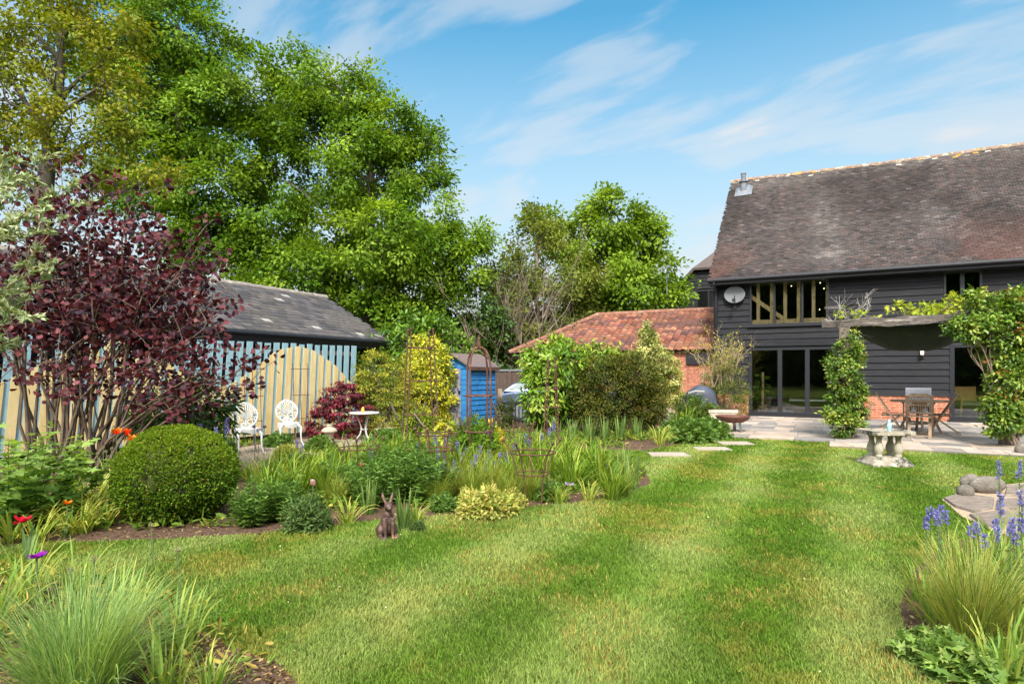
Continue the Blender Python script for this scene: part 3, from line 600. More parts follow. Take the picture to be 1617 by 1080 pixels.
# ------------------------------------------------------------ red-tiled brick wing
wing = thing('brick_outbuilding', 'low red brick outbuilding with hipped orange-red pantile roof beside the black house', 'outbuilding', HL(0, .3), HRZ)
WL, WE, WR, WRZ = 7.75, 2.2, 3.0, 3.85
m = MB(); m.box(-WL+.35, -.02, .1, .3, 0, WE-.05); m.box(-WL+.35, -WL+.55, .3, 5.7, 0, WE-.05); m.box(-WL+.35, -.02, 5.7, 5.9, 0, WE-.05); m.build('wall', M_BRICKW, wing)
m = MB(); m.box(-1.0, -.02, .02, .1, 1.72, WE-.1); m.build('fascia', BLACKPAINT, wing)
m = MB(); m.box(-2.1, -.03, -1.15, -.9, 0, 1.0); m.box(-2.14, -.03, -1.18, -.87, 1.0, 1.06); m.build('garden_wall', M_BRICKW, wing) if False else None
def pant_cols(u, s, n):
    c = np.array([(.20, .075, .045), (.22, .085, .055), (.16, .06, .045), (.25, .12, .075), (.115, .058, .052), (.22, .09, .06)])[rng.choice(6, n)]
    pn = np.clip((fnoise(u*9, s*4, 61)-.5)*3, 0, .6)[:, None]; c = c*(1-pn)+np.array([.27, .13, .075])*pn
    dk = np.clip((fnoise(u*7, s*5, 71)-.52)*3, 0, .6)[:, None]; c = c*(1-dk)+np.array([.09, .055, .06])*dk
    return c*(1+rng.normal(size=(n, 1))*.18).clip(.55, 1.5)
SLw = Vector((0, WR+.1, WRZ-WE)).normalized(); ELw = math.hypot(WR+.1, WRZ-WE); HIP = 2.55
kp = lambda u, s: (u > HIP*s/ELw)
v, fs, c = tiles((-WL, -.1, WE), (1, 0, 0), SLw, WL-.02, ELw, .24, .235, .03, pant_cols, keep=kp, jit=.008, curve=.022, seg=6, stagger=0)
SLh = Vector((HIP, 0, WRZ-WE)).normalized(); ELh = math.hypot(HIP, WRZ-WE); Wh = 2*(WR+.1)
kh = lambda u, s: (u > Wh/2*s/ELh) & (u < Wh-Wh/2*s/ELh)
p2 = tiles((-WL, -.1, WE), (0, 1, 0), SLh, Wh, ELh, .24, .235, .03, pant_cols, keep=kh, jit=.008, curve=.022, seg=6, stagger=0)
v, fs, c = merge([(v, fs, c), p2]); wroof = link('roof', npmesh('roof', v, fs, c), M_TILE, wing)
m = MB(); d = .06; a = [(-WL+.1, 0, WE-d), (-.02, 0, WE-d), (-.02, WR, WRZ-d-.04), (-WL+HIP, WR, WRZ-d-.04), (-WL+.1, 6, WE-d), (-.02, 6, WE-d)]; m.add(a, [(0,1,2,3),(0,3,4),(3,2,5,4),(0,4,5,1),(1,5,2)]); m.build('roof_deck', M_plain('roof_felt', (.035, .025, .022), .9), wing)
m = MB(); r_ = random.Random(4)
def half_ridge(m, a, b, rad, step=.36):
    a = Vector(a); b = Vector(b); d = (b-a); L_ = d.length; d.normalize(); s = d.cross(Vector((0, 0, 1))).normalized(); u = s.cross(d)
    q = 0
    while q < L_:
        o = a+d*q+u*r_.uniform(-.006, .006); w = min(step*1.04, L_-q+.02)
        pts = [s*math.cos(t)*rad+u*math.sin(t)*rad for t in [math.pi*k/8 for k in range(9)]]
        m.add([o+p for p in pts]+[o+d*w+p*1.05 for p in pts], [(k, k+1, k+10, k+9) for k in range(8)]+[tuple(range(9)), tuple(reversed(range(9, 18)))]); q += step
half_ridge(m, (-WL+HIP-.1, WR, WRZ-.03), (-.02, WR, WRZ-.03), .13); half_ridge(m, (-WL-.03, -.12, WE+.0), (-WL+HIP, WR, WRZ), .11)
m.build('ridge_tiles', M_noise('red_ridge', (.17, .075, .05), (.28, .13, .08), 7, .95, .5, c3=(.3, .26, .2), s3=3.5), wroof)
# ------------------------------------------------------------ black barn behind
rb = thing('rear_barn', 'black boarded barn gable with half-hipped roof showing above the red pantiles', 'barn', P(1128, 590, 33).xy.to_3d(), HRZ)
m = MB(); hw = 4.0
gable = [(-hw, 0), (hw, 0), (hw, 4.0), (1.1, 7.0), (-1.1, 7.0), (-hw, 4.0)]
m.extr(gable, 0, 12); m.build('wall', M_BOARD, rb)
weatherboards('cladding', -hw, hw, 2.6, 7.0, .2, [(-.9, .3, 4.7, 5.9)], rb, y=-.002, topf=lambda z: (-hw if z < 4 else -hw+(z-4)*.967, hw if z < 4 else hw-(z-4)*.967))
f = frame('window', -.9, .3, 4.7, 5.9, [-.3], rb); m = MB(); m.box(-.85, .25, .02, .05, 5.4, 5.85); m.build('blind', M_plain('cream_shade', (.6, .55, .42), .9), f)
m = MB(); m.add([(-hw-.3,-.3,3.75),(-1.1,-.3,7.1),(1.1,-.3,7.1),(hw+.3,-.3,3.75),(0,1.2,8.3),(-hw-.3,12.3,3.75),(0,12.3,8.3),(hw+.3,12.3,3.75)], [(0,1,4,6,5),(1,2,4),(3,7,6,4,2)])
o = m.build('roof', M_noise('rear_tile', (.07, .055, .05), (.12, .09, .08), 12, .9, .6, (1, 1, 1)), rb); sm = o.modifiers.new('t', 'SOLIDIFY'); sm.thickness = .14
# ------------------------------------------------------------ slate-roofed shed behind the fence
E1 = Vector((-3.58, 17.7, 0)); shed = thing('slate_roofed_shed', 'long dark shed with grey slate roof behind the striped fence', 'shed', E1, HRZ)
SLN, SE, SR, SRZ = 14.0, 2.38, 2.55, 3.75      # local: x to right-front is -y... the eave runs along -VY, roof rises along -UX
# local axes: x = UX, y = VY ; eave line x=0 from y=0 back to y=-SLN, ridge at x=-SR
m = MB(); m.box(-.45, -.3, -SLN, -.1, 0, SE-.05); m.box(-2*SR+.3, -2*SR+.45, -SLN, -.1, 0, SE-.05); m.add([(-2*SR+.3,-.1,0),(-.3,-.1,0),(-.3,-.1,SE),(-SR,-.1,SRZ-.12),(-2*SR+.3,-.1,SE)], [(0,1,2,3,4)]); m.build('wall', M_BOARD, shed)
def slate_cols(u, s, n):
    c = np.array([(.085, .08, .085), (.10, .092, .095), (.068, .066, .072), (.12, .108, .105)])[rng.choice(4, n)]*(1+rng.normal(size=(n, 1))*.13).clip(.6, 1.4)
    mo = np.clip((fnoise(u*14, s*6, 81)-.5)*4, 0, .6)[:, None]; c = c*(1-mo)+np.array([.13, .115, .10])*mo
    w = rng.random(n) < .012; c[w] = (.35, .33, .3); return c
SLs = Vector((-SR-.1, 0, SRZ-SE+.06)).normalized(); ELs = math.hypot(SR+.1, SRZ-SE+.06)
v, fs, c = tiles((.1, -SLN, SE-.04), (0, 1, 0), SLs, SLN+.15, ELs, .19, .26, .009, slate_cols, jit=.004)
sroof = link('roof', npmesh('roof', v, fs, c), M_TILE, shed)
m = MB(); m.add([(.1,-SLN,SE-.07),(.1,.12,SE-.07),(-SR,.12,SRZ-.03),(-SR,-SLN,SRZ-.03),(-2*SR-.1,-SLN,SE-.07),(-2*SR-.1,.12,SE-.07)], [(0,1,2,3),(3,2,5,4)])
o = m.build('roof_deck', M_plain('slate_underlay', (.04, .038, .04), .9), shed)
m = MB(); half_ridge(m, (-SR, -SLN, SRZ-.02), (-SR, .14, SRZ-.02), .10, .42); m.build('ridge_tiles', M_noise('grey_ridge', (.16, .13, .11), (.3, .27, .23), 6, .95, .5, c3=(.42, .38, .3), s3=5), sroof)
m = MB(); m.tube([(.17, -SLN, SE-.10), (.17, .1, SE-.10)], .06, 8); m.box(-.02, .08, -SLN, .08, SE-.30, SE-.08); m.build('gutter', BLACKPAINT, shed)
# ------------------------------------------------------------ striped picket fence
FB = Vector((-3.70, 14.66, 0)); FA = Vector((-8.75, 8.15, 0)); fd = FA-FB; FL = fd.length
fence = thing('striped_fence', 'tall garden fence of pale blue pickets with yellow wave-topped boards between', 'fence', FB, math.atan2(fd.y, fd.x))
M_BLUE = M_noise('faded_blue_paint', (.16, .28, .335), (.27, .41, .46), 5, .8, .3, (5, 5, .8), c3=(.12, .15, .16), s3=2.6, t3=(.6, .72), fine=30)
M_YEL = M_noise('pale_yellow_board', (.50, .375, .165), (.64, .51, .265), 3, .85, .3, (5, 5, .7), c3=(.50, .34, .12), s3=1.6, t3=(.48, .7), c4=(.30, .24, .14), s4=7, t4=(.62, .7), fine=30)
m = MB(); m.box(-.02, FL, -.09, -.04, .35, .45); m.box(-.02, FL, -.09, -.04, 1.82, 1.92); m.build('rail', M_noise('old_rail', (.16, .10, .07), (.26, .17, .11), 6, .9, .3), fence)
# local +y faces? the garden lies on local +y if rotation puts it so
FSIDE = 1.0
sp = .205; i = 0; x = .16; rr_ = random.Random(2)
wave = [(0, 1.05), (.25, 1.2), (.7, 1.6), (1.3, 1.92), (1.7, 2.0), (2.2, 1.9), (2.75, 1.45), (3.2, 1.18), (3.5, 1.12), (3.9, 1.25), (4.4, 1.6), (5.0, 1.93), (5.4, 2.0), (5.8, 1.9), (6.4, 1.5), (6.9, 1.2), (7.3, 1.15), (7.8, 1.5), (8.4, 1.9)]
wz = lambda q: float(np.interp(q, [a for a, b in wave], [b for a, b in wave]))
pick = None
lean = lambda z: -(.035+.012*x)*z if x < 4 else -.083*z
while x < FL-.05:
    m = MB(); w = .062+rr_.uniform(-.004, .004); t = 2.05+rr_.uniform(-.01, .012); ti = rr_.uniform(-.006, .006)
    m.add([(x-w,-.02,.12),(x+w,-.02,.12),(x+w,.002,.12),(x-w,.002,.12),(x-w+ti,-.02,t),(x+w+ti,-.02,t),(x+w+ti,.002,t),(x-w+ti,.002,t)], [(0,3,2,1),(4,5,6,7),(0,1,5,4),(1,2,6,5),(2,3,7,6),(3,0,4,7)]); m.v = [(a+lean(c), b, c) for a, b, c in m.v]; m.build('picket', M_BLUE, fence)
    xc = x+sp/2
    if xc+.1 < FL:
        m = MB(); h = .063; zb = .12+rr_.uniform(-.01, .01); a, b = wz(xc-h), wz(xc+h); c_ = wz(xc)
        a, b, c_ = [min(q, 2.02) for q in (a, b, c_)]
        m.add([(xc-h,.004,zb),(xc+h,.004,zb),(xc+h,.004,b),(xc,.004,c_),(xc-h,.004,a),(xc-h,.026,zb),(xc+h,.026,zb),(xc+h,.026,b),(xc,.026,c_),(xc-h,.026,a)], [(0,1,2,3,4),(9,8,7,6,5),(0,5,6,1),(1,6,7,2),(2,7,8,3),(3,8,9,4),(4,9,5,0)]); m.v = [(a+lean(c), b, c) for a, b, c in m.v]; m.build('board', M_YEL, fence)
    x += sp; i += 1
# ------------------------------------------------------------ blue garden store
bs = thing('garden_store', 'small weathered blue boarded garden store with brown felt pitched roof', 'garden store', (-1.48, 15.3, 0), R(-32))
M_BLUEP = M_noise('bright_blue_paint', (.012, .12, .34), (.025, .21, .50), 4, .75, .3, c3=(.20, .26, .32), s3=8, t3=(.62, .7), fine=30)
M_BLUED = M_noise('peeling_blue_door', (.06, .14, .32), (.30, .28, .30), 4, .85, .4, (9, 9, .6), c3=(.42, .30, .24), s3=3, t3=(.5, .6), fine=30)
bw, bd, be, bp_ = 1.0, 1.15, 1.58, 1.86
m = MB(); m.extr([(-bw/2, 0), (bw/2, 0), (bw/2, be), (0, bp_), (-bw/2, be)], .03, bd); m.build('wall', M_BLUEP, bs)
m = MB()
for k in range(13):
    z = k*.125; m.add([(bw/2+.002,.04,z),(bw/2+.028,.04,z),(bw/2+.028,bd,z),(bw/2+.002,bd,z),(bw/2+.002,.04,z+.13),(bw/2+.01,.04,z+.13),(bw/2+.01,bd,z+.13),(bw/2+.002,bd,z+.13)], [(0,1,2,3),(1,5,6,2),(4,7,6,5),(0,4,5,1),(2,6,7,3)])
    if z < 1.5: m.box(.27, bw/2-.02, .008+.006*(k % 2), .028, z+.004, z+.121)
m.box(-bw/2+.06, bw/2-.06, .012, .029, be-.06, be+.03); m.box(bw/2-.03, bw/2+.032, -.0, .06, 0, be); m.build('cladding', M_BLUEP, bs)
m = MB()
for k in range(6): m.box(-.46+k*.118, -.46+k*.118+.112, .002+.003*(k % 2), .026, .06, be-.06)
dr = m.build('door', M_BLUED, bs); m = MB(); m.box(.19, .24, -.02, .0, .9, .98); m.build('latch', BLACKPAINT, dr)
m = MB(); o_ = .1; sl = (bp_-be)/(bw/2)
for s in (-1, 1): m.add([(0,-.08,bp_+.05),(0,bd+.08,bp_+.05),(s*(bw/2+o_),bd+.08,be+.05-o_*sl),(s*(bw/2+o_),-.08,be+.05-o_*sl),(0,-.08,bp_+.01),(0,bd+.08,bp_+.01),(s*(bw/2+o_),bd+.08,be+.01-o_*sl),(s*(bw/2+o_),-.08,be+.01-o_*sl)], [(0,1,2,3),(4,7,6,5),(0,3,7,4),(1,5,6,2),(2,6,7,3)])
m.build('roof', M_noise('brown_felt', (.10, .07, .065), (.17, .125, .115), 18, .95, .4), bs)
m = MB(); m.box(bw/2+o_-.03, bw/2+o_+.004, -.09, bd+.09, be-.10, be-.02); m.build('eaves_board', M_noise('brown_board', (.07, .035, .025), (.11, .06, .045), 6, .9, .2), bs)
# ------------------------------------------------------------ far panel fence, low gate, car
pf = thing('panel_fence', 'dark brown boarded panel fence with cap rail behind the blue garden store', 'fence', P(768, 590, 23).xy.to_3d(), R(-4))
M_DKW = M_noise('dark_brown_wood', (.055, .035, .028), (.10, .07, .055), 6, .9, .3, (4, 4, .8))
m = MB()
for k in range(18): m.box(k*.125, k*.125+.119, 0, .02, 0, 1.5)
m.build('panel', M_DKW, pf); m = MB(); m.box(-.05, 2.3, -.04, .06, 1.5, 1.56); m.build('cap_rail', M_LEAD, pf); m = MB(); m.box(.83, .93, -.08, -.004, 0, 1.5); m.build('post', M_DKW, pf)
lg = thing('low_gate', 'low black slatted gate with pale timber posts in front of the car', 'gate', P(790, 590, 17).xy.to_3d(), R(0))
m = MB()
for k in range(9): m.box(.1+k*.1, .1+k*.1+.035, 0, .02, .03, .58)
m.box(.06, 1.0, -.03, 0, .54, .60); m.box(.06, 1.0, -.03, 0, .1, .15); m.build('slat_panel', BLACKPAINT, lg)
M_POST = M_noise('sawn_post', (.26, .18, .12), (.4, .29, .2), 5, .9, .3, (4, 4, .8))
for xx in (-.06, .92):
    m = MB(); m.box(xx, xx+.11, -.05, .06, 0, .98 if xx < 0 else .66); m.build('post', M_POST, lg)
m = MB(); m.box(1.05, 3.2, -.01, .02, .02, .75); m.build('side_panel', BLACKPAINT, lg)
# ------------------------------------------------------------ pergola, canvas
PA = G(1333, 691, .045); PB = G(1588, 702, .045); pdv = (PB-PA); PL = pdv.length; prz = math.atan2(pdv.y, pdv.x)
M_OLDW = M_noise('weathered_oak', (.085, .065, .05), (.21, .17, .13), 7, .95, .7, (3, 3, 3), c3=(.36, .31, .26), s3=3.2, t3=(.55, .66), fine=26)
perg = thing('pergola', 'weathered grey oak pergola of two posts and a split beam on the patio', 'pergola', PA, prz)
for xx in (0, PL):
    m = MB(); m.box(xx-.1, xx+.1, -.1, .1, 0, 2.33); m.build('post', M_OLDW, perg, bevel=.015)
m = MB(); n = 14; r_ = random.Random(6); vs = []; fs = []
for i in range(n+1):
    x = -.42+i*(PL+1.6)/n; dz = r_.uniform(-.03, .03)+.006*i; dy = r_.uniform(-.015, .015); h = .07+r_.uniform(-.012, .02)
    vs += [(x, -.1+dy, 2.40+dz-h), (x, .1+dy, 2.40+dz-h+r_.uniform(0, .02)), (x, .1+dy, 2.42+dz+h), (x, -.1+dy+r_.uniform(0, .03), 2.42+dz+h-r_.uniform(0, .04))]
for i in range(n):
    for k in range(4): fs.append((i*4+k, i*4+(k+1) % 4, i*4+4+(k+1) % 4, i*4+4+k))
m.add(vs, fs+[(3,2,1,0), tuple(range(n*4, n*4+4))]); m.build('beam', M_noise('split_oak', (.06, .05, .045), (.18, .15, .125), 9, .95, .9, (1, 6, 9), c3=(.34, .30, .27), s3=2.2, t3=(.55, .62), c4=(.035, .03, .025), s4=5, t4=(.56, .64), fine=20), perg)
for xx in (0.02, PL-.02):
    m = MB(); m.box(xx-.07, xx+.07, .1, 3.9, 2.36, 2.5); m.build('rafter', M_OLDW, perg, bevel=.01)
cv = thing('canvas_awning', 'dark green canvas awning sagging under the pergola beam', 'awning', PA, prz)
nx, ny = 18, 12; vs = []; fs = []
for j in range(ny+1):
    for i in range(nx+1):
        u = i/nx; v = j/ny; vs.append((.12+u*(PL-.24), .16+v*1.9, 2.36-.52*math.sin(math.pi*u)**.8*math.sin(math.pi*min(v*.92+.0, 1))**.8-.02*math.sin(u*19+v*3)*math.sin(math.pi*u)))
for j in range(ny):
    for i in range(nx): a = j*(nx+1)+i; fs.append((a, a+1, a+nx+2, a+nx+1))
m = MB(); m.add(vs, fs); o = m.build('cloth', M_noise('green_canvas', (.012, .022, .012), (.025, .04, .02), 5, .9, .25, fine=120), cv, smooth=True); sm = o.modifiers.new('t', 'SOLIDIFY'); sm.thickness = .006
m = MB()
for u in (.12, PL-.12): m.tube([(u, .16, 2.36), (u+(-.06 if u < 1 else .06), .08, 2.46)], .006, 5)
m.build('tie', M_plain('cord', (.3, .28, .22), .9), cv)
# ------------------------------------------------------------ patio table and chairs
M_TEAK = M_noise('weathered_teak', (.20, .135, .085), (.38, .28, .19), 8, .85, .35, (3, 3, 3), c3=(.33, .28, .23), s3=4, t3=(.55, .7), fine=40)
tpos = P(1452, 590, 14.15).xy.to_3d()+Vector((0, 0, .047))
pt = thing('patio_table', 'round slatted teak table on the patio among the folding chairs', 'table', tpos, R(20))
m = MB(); rr = .585
for k in range(13):
    x = -.54+k*.09; h = math.sqrt(max(rr*rr-(x+.0)**2, .02)); m.box(x-.038, x+.038, -h+.045, h-.045, .715, .737)
n = 28; vs = []
for q, z in ((rr-.05, .71), (rr, .71), (rr, .742), (rr-.05, .742)): vs += [(q*math.cos(2*math.pi*k/n), q*math.sin(2*math.pi*k/n), z) for k in range(n)]
m.add(vs, [(a*n+k, a*n+(k+1) % n, ((a+1) % 4)*n+(k+1) % n, ((a+1) % 4)*n+k) for a in range(4) for k in range(n)]); m.build('tabletop', M_TEAK, pt)
for k in range(4):
    a = math.pi/4+k*math.pi/2; c, s = math.cos(a), math.sin(a); m = MB(); m.bar((c*.42, s*.42, 0), (c*.1, s*.1, .71), .05, .05); m.build('leg', M_TEAK, pt, bevel=.006)
m = MB(); m.bar((-.3, 0, .2), (.3, 0, .2), .05, .04); m.bar((0, -.3, .24), (0, .3, .24), .05, .04); m.box(-.07, .07, -.07, .07, .55, .71); m.build('brace', M_TEAK, pt)
def fold_chair(label, loc, rz):
    t = thing('folding_chair', label, 'chair', loc, rz, 'folding teak chairs round the patio table')
    w = .22
    m = MB()
    for s in (-1, 1): m.bar((s*w, -.24, 0), (s*w, .30, .90), .03, .055, (1, 0, 0))
    m.bar((-w, .285, .875), (w, .285, .875), .055, .03, (0, .5, .8)); m.add([(-w,.272,.885),(w,.272,.885),(w*.6,.292,.935),(-w*.6,.292,.935),(-w,.30,.885),(w,.30,.885),(w*.6,.318,.935),(-w*.6,.318,.935)], [(0,1,2,3),(7,6,5,4),(0,4,5,1),(1,5,6,2),(2,6,7,3),(3,7,4,0)]); m.bar((-w, .085, .52), (w, .085, .52), .045, .025)
    m.bar((-w, .175, .69), (w, .175, .69), .02, .03); m.build('back_frame', M_TEAK, t)
    m = MB()
    for k in range(10): x = -w+.04+k*(2*w-.08)/9; m.bar((x, .09, .53), (x, .283, .87), .022, .014, (1, 0, 0))
    m.build('backrest', M_TEAK, t)
    for s in (-1, 1):
        m = MB(); m.bar((s*(w-.035), -.2, .43), (s*(w-.035), .36, 0), .028, .055, (1, 0, 0)); m.build('leg', M_TEAK, t)
    m = MB(); m.bar((-w+.03, .32, .05), (w-.03, .32, .05), .04, .025); m.bar((-w, -.2, .075), (w, -.2, .075), .04, .025); m.build('stretcher', M_TEAK, t)
    m = MB()
    for k in range(7): y = -.24+k*.062; m.box(-w+.02, w-.02, y, y+.048, .432, .452)
    for s in (-1, 1): m.box(s*(w-.06)-.014, s*(w-.06)+.014, -.24, .2, .405, .432)
    m.build('seat', M_TEAK, t); return t
fold_chair('folding teak chair seen from its slatted back nearest the bird table', P(1452, 590, 13.15).xy.to_3d()+Vector((0, 0, .047)), R(146))
fold_chair('folding teak chair side-on left of the round patio table facing right', P(1408, 590, 13.95).xy.to_3d()+Vector((0, 0, .047)), R(58))
fold_chair('folding teak chair side-on right of the round patio table facing left', P(1486, 590, 13.85).xy.to_3d()+Vector((0, 0, .047)), R(-122))
gc = thing('metal_chair', 'upright grey padded chair with black arms behind the round patio table', 'chair', P(1450, 590, 15.0).xy.to_3d()+Vector((0, 0, .047)), R(-33))
m = MB(); m.box(-.27, .27, .2, .26, .42, 1.0); m.build('backrest', M_noise('grey_mesh', (.24, .25, .28), (.3, .31, .34), 40, .8, .1), gc, bevel=.02)
m = MB(); m.box(-.27, .27, -.25, .2, .38, .44); m.build('seat', M_noise('grey_pad', (.2, .21, .24), (.26, .27, .3), 40, .8, .1), gc, bevel=.02)
m = MB()
for s in (-1, 1): m.box(s*.31-.03, s*.31+.03, -.22, .22, .62, .66)
m.build('armrest', BLACKPAINT, gc, bevel=.01)
for sx in (-1, 1):
    for sy in (-.22, .24): m = MB(); m.tube([(sx*.3, sy, 0), (sx*.3, sy, .64)], .014, 6); m.build('leg', M_LEAD, gc)
# ------------------------------------------------------------ fire bowl, trough, barbecue
fbp = P(1157, 590, 14.4).xy.to_3d()+Vector((0, 0, .047)); fb = thing('fire_bowl', 'shallow rust-brown fire bowl on steel legs at the patio edge', 'fire bowl', fbp)
m = MB(); m.lathe([(.05, .20), (.22, .215), (.33, .27), (.385, .345), (.395, .37), (.375, .37), (.32, .29), (.2, .235), (.02, .225)], 32); m.build('bowl', M_noise('rust_bowl', (.085, .03, .02), (.14, .055, .035), 10, .6, .2, spec=.5), fb, smooth=True)
for k in range(3):
    a = R(-60)+k*R(120); c, s = math.cos(a), math.sin(a); m = MB(); m.bar((c*.2, s*.2, .22), (c*.25, s*.25, 0), .07, .012, (c, s, 0)); m.build('leg', M_plain('brushed_steel', (.45, .46, .47), .35, .9), fb)
tr = thing('stone_trough', 'pale moulded stone planter trough behind the fire bowl', 'planter', P(1140, 590, 15.6).xy.to_3d()+Vector((0, 0, .047)), R(-8))
m = MB(); m.box(-.36, .36, -.2, .2, .36, .44); m.box(-.33, .33, -.18, .18, .30, .36); m.add([(-.24,-.14,0),(.24,-.14,0),(.24,.14,0),(-.24,.14,0),(-.33,-.17,.30),(.33,-.17,.30),(.33,.17,.30),(-.33,.17,.30)], [(0,3,2,1),(4,5,6,7),(0,1,5,4),(1,2,6,5),(2,3,7,6),(3,0,4,7)]); m.build('basin', M_noise('cream_stone', (.45, .38, .28), (.6, .53, .42), 8, .9, .3, c3=(.25, .2, .14), s3=6), tr, bevel=.015)
m = MB(); m.box(-.3, .3, -.15, .15, .44, .45); m.build('soil', M_SOIL, tr)
bb = thing('covered_barbecue', 'barbecue under a dark blue-grey fabric cover in front of the brick wall', 'barbecue', P(1103, 590, 17.3).xy.to_3d(), R(10))
m = MB(); n = 40; vs = []; fs = []; prof = [(.0, 1.08), (.12, 1.075), (.25, 1.03), (.35, .93), (.40, .8), (.43, .6), (.46, .3), (.48, .12)]
for i, (q, z) in enumerate(prof):
    for k in range(n):
        a = 2*math.pi*k/n; fo = 1+(.05*math.sin(a*7+z*3)+.03*math.sin(a*13+1))*min(i/4, 1); sx = 1.1*(abs(math.cos(a))**.75)*math.copysign(1, math.cos(a)); sy = .75*(abs(math.sin(a))**.75)*math.copysign(1, math.sin(a))
        vs.append((q*sx*fo+.10*(1.08-z)*(1 if sx > 0 else .1), q*sy*fo, z-.06*max(0, -sx)*min(i, 2)))
for i in range(len(prof)-1):
    for k in range(n): fs.append((i*n+k, (i+1)*n+k, (i+1)*n+(k+1) % n, i*n+(k+1) % n))
m.add(vs, fs); m.build('cover', M_noise('navy_cover', (.035, .042, .065), (.07, .08, .11), 5, .5, .3), bb, smooth=True)
m = MB(); m.tube([(-.45, -.3, .86), (-.3, -.42, .92), (-.05, -.42, .9)], .03, 8); m.build('handle', M_plain('grey_handle', (.3, .29, .27), .5), bb)
m = MB()
for sx in (-.25, .3):
    for sy in (-.2, .2): m.tube([(sx, sy, 0), (sx, sy, .3)], .02, 6)
m.build('leg', BLACKPAINT, bb)
# ------------------------------------------------------------ bird table of balusters, ornament, rocks
btp = G(1397, 735); bt = thing('baluster_table', 'low lichened stone table on four balusters standing on the lawn', 'stone table', btp, R(-4))
m = MB(); m.add([(-.30,-.26,0),(.30,-.26,0),(.30,.26,0),(-.30,.26,0),(-.30,-.26,.045),(.30,-.26,.045),(.30,.26,.045),(-.30,.26,.045),(-.2,-.17,.15),(.2,-.17,.15),(.2,.17,.15),(-.2,.17,.15)], [(0,3,2,1),(0,1,5,4),(1,2,6,5),(2,3,7,6),(3,0,4,7),(4,5,9,8),(5,6,10,9),(6,7,11,10),(7,4,8,11),(8,9,10,11)]); m.build('base', M_LICHEN, bt, bevel=.01)
M_CRST = M_noise('cream_baluster', (.32, .29, .22), (.46, .41, .31), 9, .9, .4, c3=(.42, .38, .14), s3=4, t3=(.56, .66), c4=(.16, .14, .11), s4=7, t4=(.6, .68))
for sx in (-1, 1):
    for sy in (-1, 1):
        m = MB(); m.lathe([(.05, 0), (.052, .02), (.04, .03), (.048, .05), (.066, .10), (.062, .15), (.04, .21), (.034, .25), (.045, .26), (.035, .27), (.045, .29), (.06, .31), (.06, .33)], 16, (sx*.14, sy*.11, .148)); m.build('baluster', M_CRST, bt, smooth=True)
m = MB(); m.box(-.31, .31, -.27, .27, .478, .53); m.box(-.31, -.27, -.27, .27, .53, .545); m.box(.27, .31, -.27, .27, .53, .545); m.box(-.27, .27, .23, .27, .53, .545); m.box(-.27, .27, -.27, -.23, .53, .545); m.build('tabletop', M_LICHEN, bt, bevel=.008)
bo = P(1404, 590, 9.25).xy.to_3d()+Vector((0, 0, .53)); m = MB()
m.lathe([(.02, 0), (.024, .004), (.022, .02), (.03, .05), (.034, .08), (.026, .12), (.018, .145), (.02, .16), (.012, .18), (.0, .185)], 14); m.add([(.012,-.01,.16),(.04,-.004,.158),(.012,.006,.168),(.012,-.004,.15)], [(0,1,2),(0,3,1),(3,2,1),(0,2,3)])
o = m.build('bird_ornament', M_noise('pale_blue_glaze', (.22, .42, .5), (.4, .6, .66), 30, .3, .1, c3=(.7, .75, .75), s3=20), None, bo, smooth=True); tag(o, 'small pale blue bird ornament standing on the baluster table', 'ornament')
M_ROCK = M_noise('grey_boulder', (.10, .085, .068), (.24, .21, .175), 10, .92, 1.0, c3=(.40, .37, .32), s3=9, t3=(.58, .68), c4=(.10, .085, .06), s4=4, t4=(.56, .66), fine=36)
def rock(name, label, loc, rad, rz=0, seed=0, lumps=None):
    m = MB(); n, k = 26, 16
    for c, r in (lumps or [((0, 0, rad[2]*.85), rad)]): m.ball(c, r, n, k)
    me_v = []
    for v in m.v:
        p = Vector(v); d = 1+.10*noise.noise(p*4.2+Vector((seed, 0, 0)))+.04*noise.noise(p*14+Vector((0, seed, 0))); c0 = Vector((0, 0, rad[2]*.85)); me_v.append(tuple(c0+(p-c0)*d))
    m.v = me_v; o = m.build(name, M_ROCK, None, loc, smooth=True); o.rotation_euler = (0, 0, rz); return tag(o, label, 'rock')
rl = G(1553, 779); rock('boulder', 'large oblong grey boulder lying on the flagstone circle', rl, (.21, .11, .115), R(-8), 1, [((.04, 0, .098), (.19, .105, .11)), ((-.08, .11, .115), (.11, .07, .10))])
rock('boulder', 'small rounded grey boulder against the oblong one on the flagstones', G(1524, 786), (.088, .08, .082), 0, 5)
rock('boulder', 'low weathered boulder at the patio edge by the right-hand pergola post', G(1618, 719), (.17, .12, .11), R(12), 9)
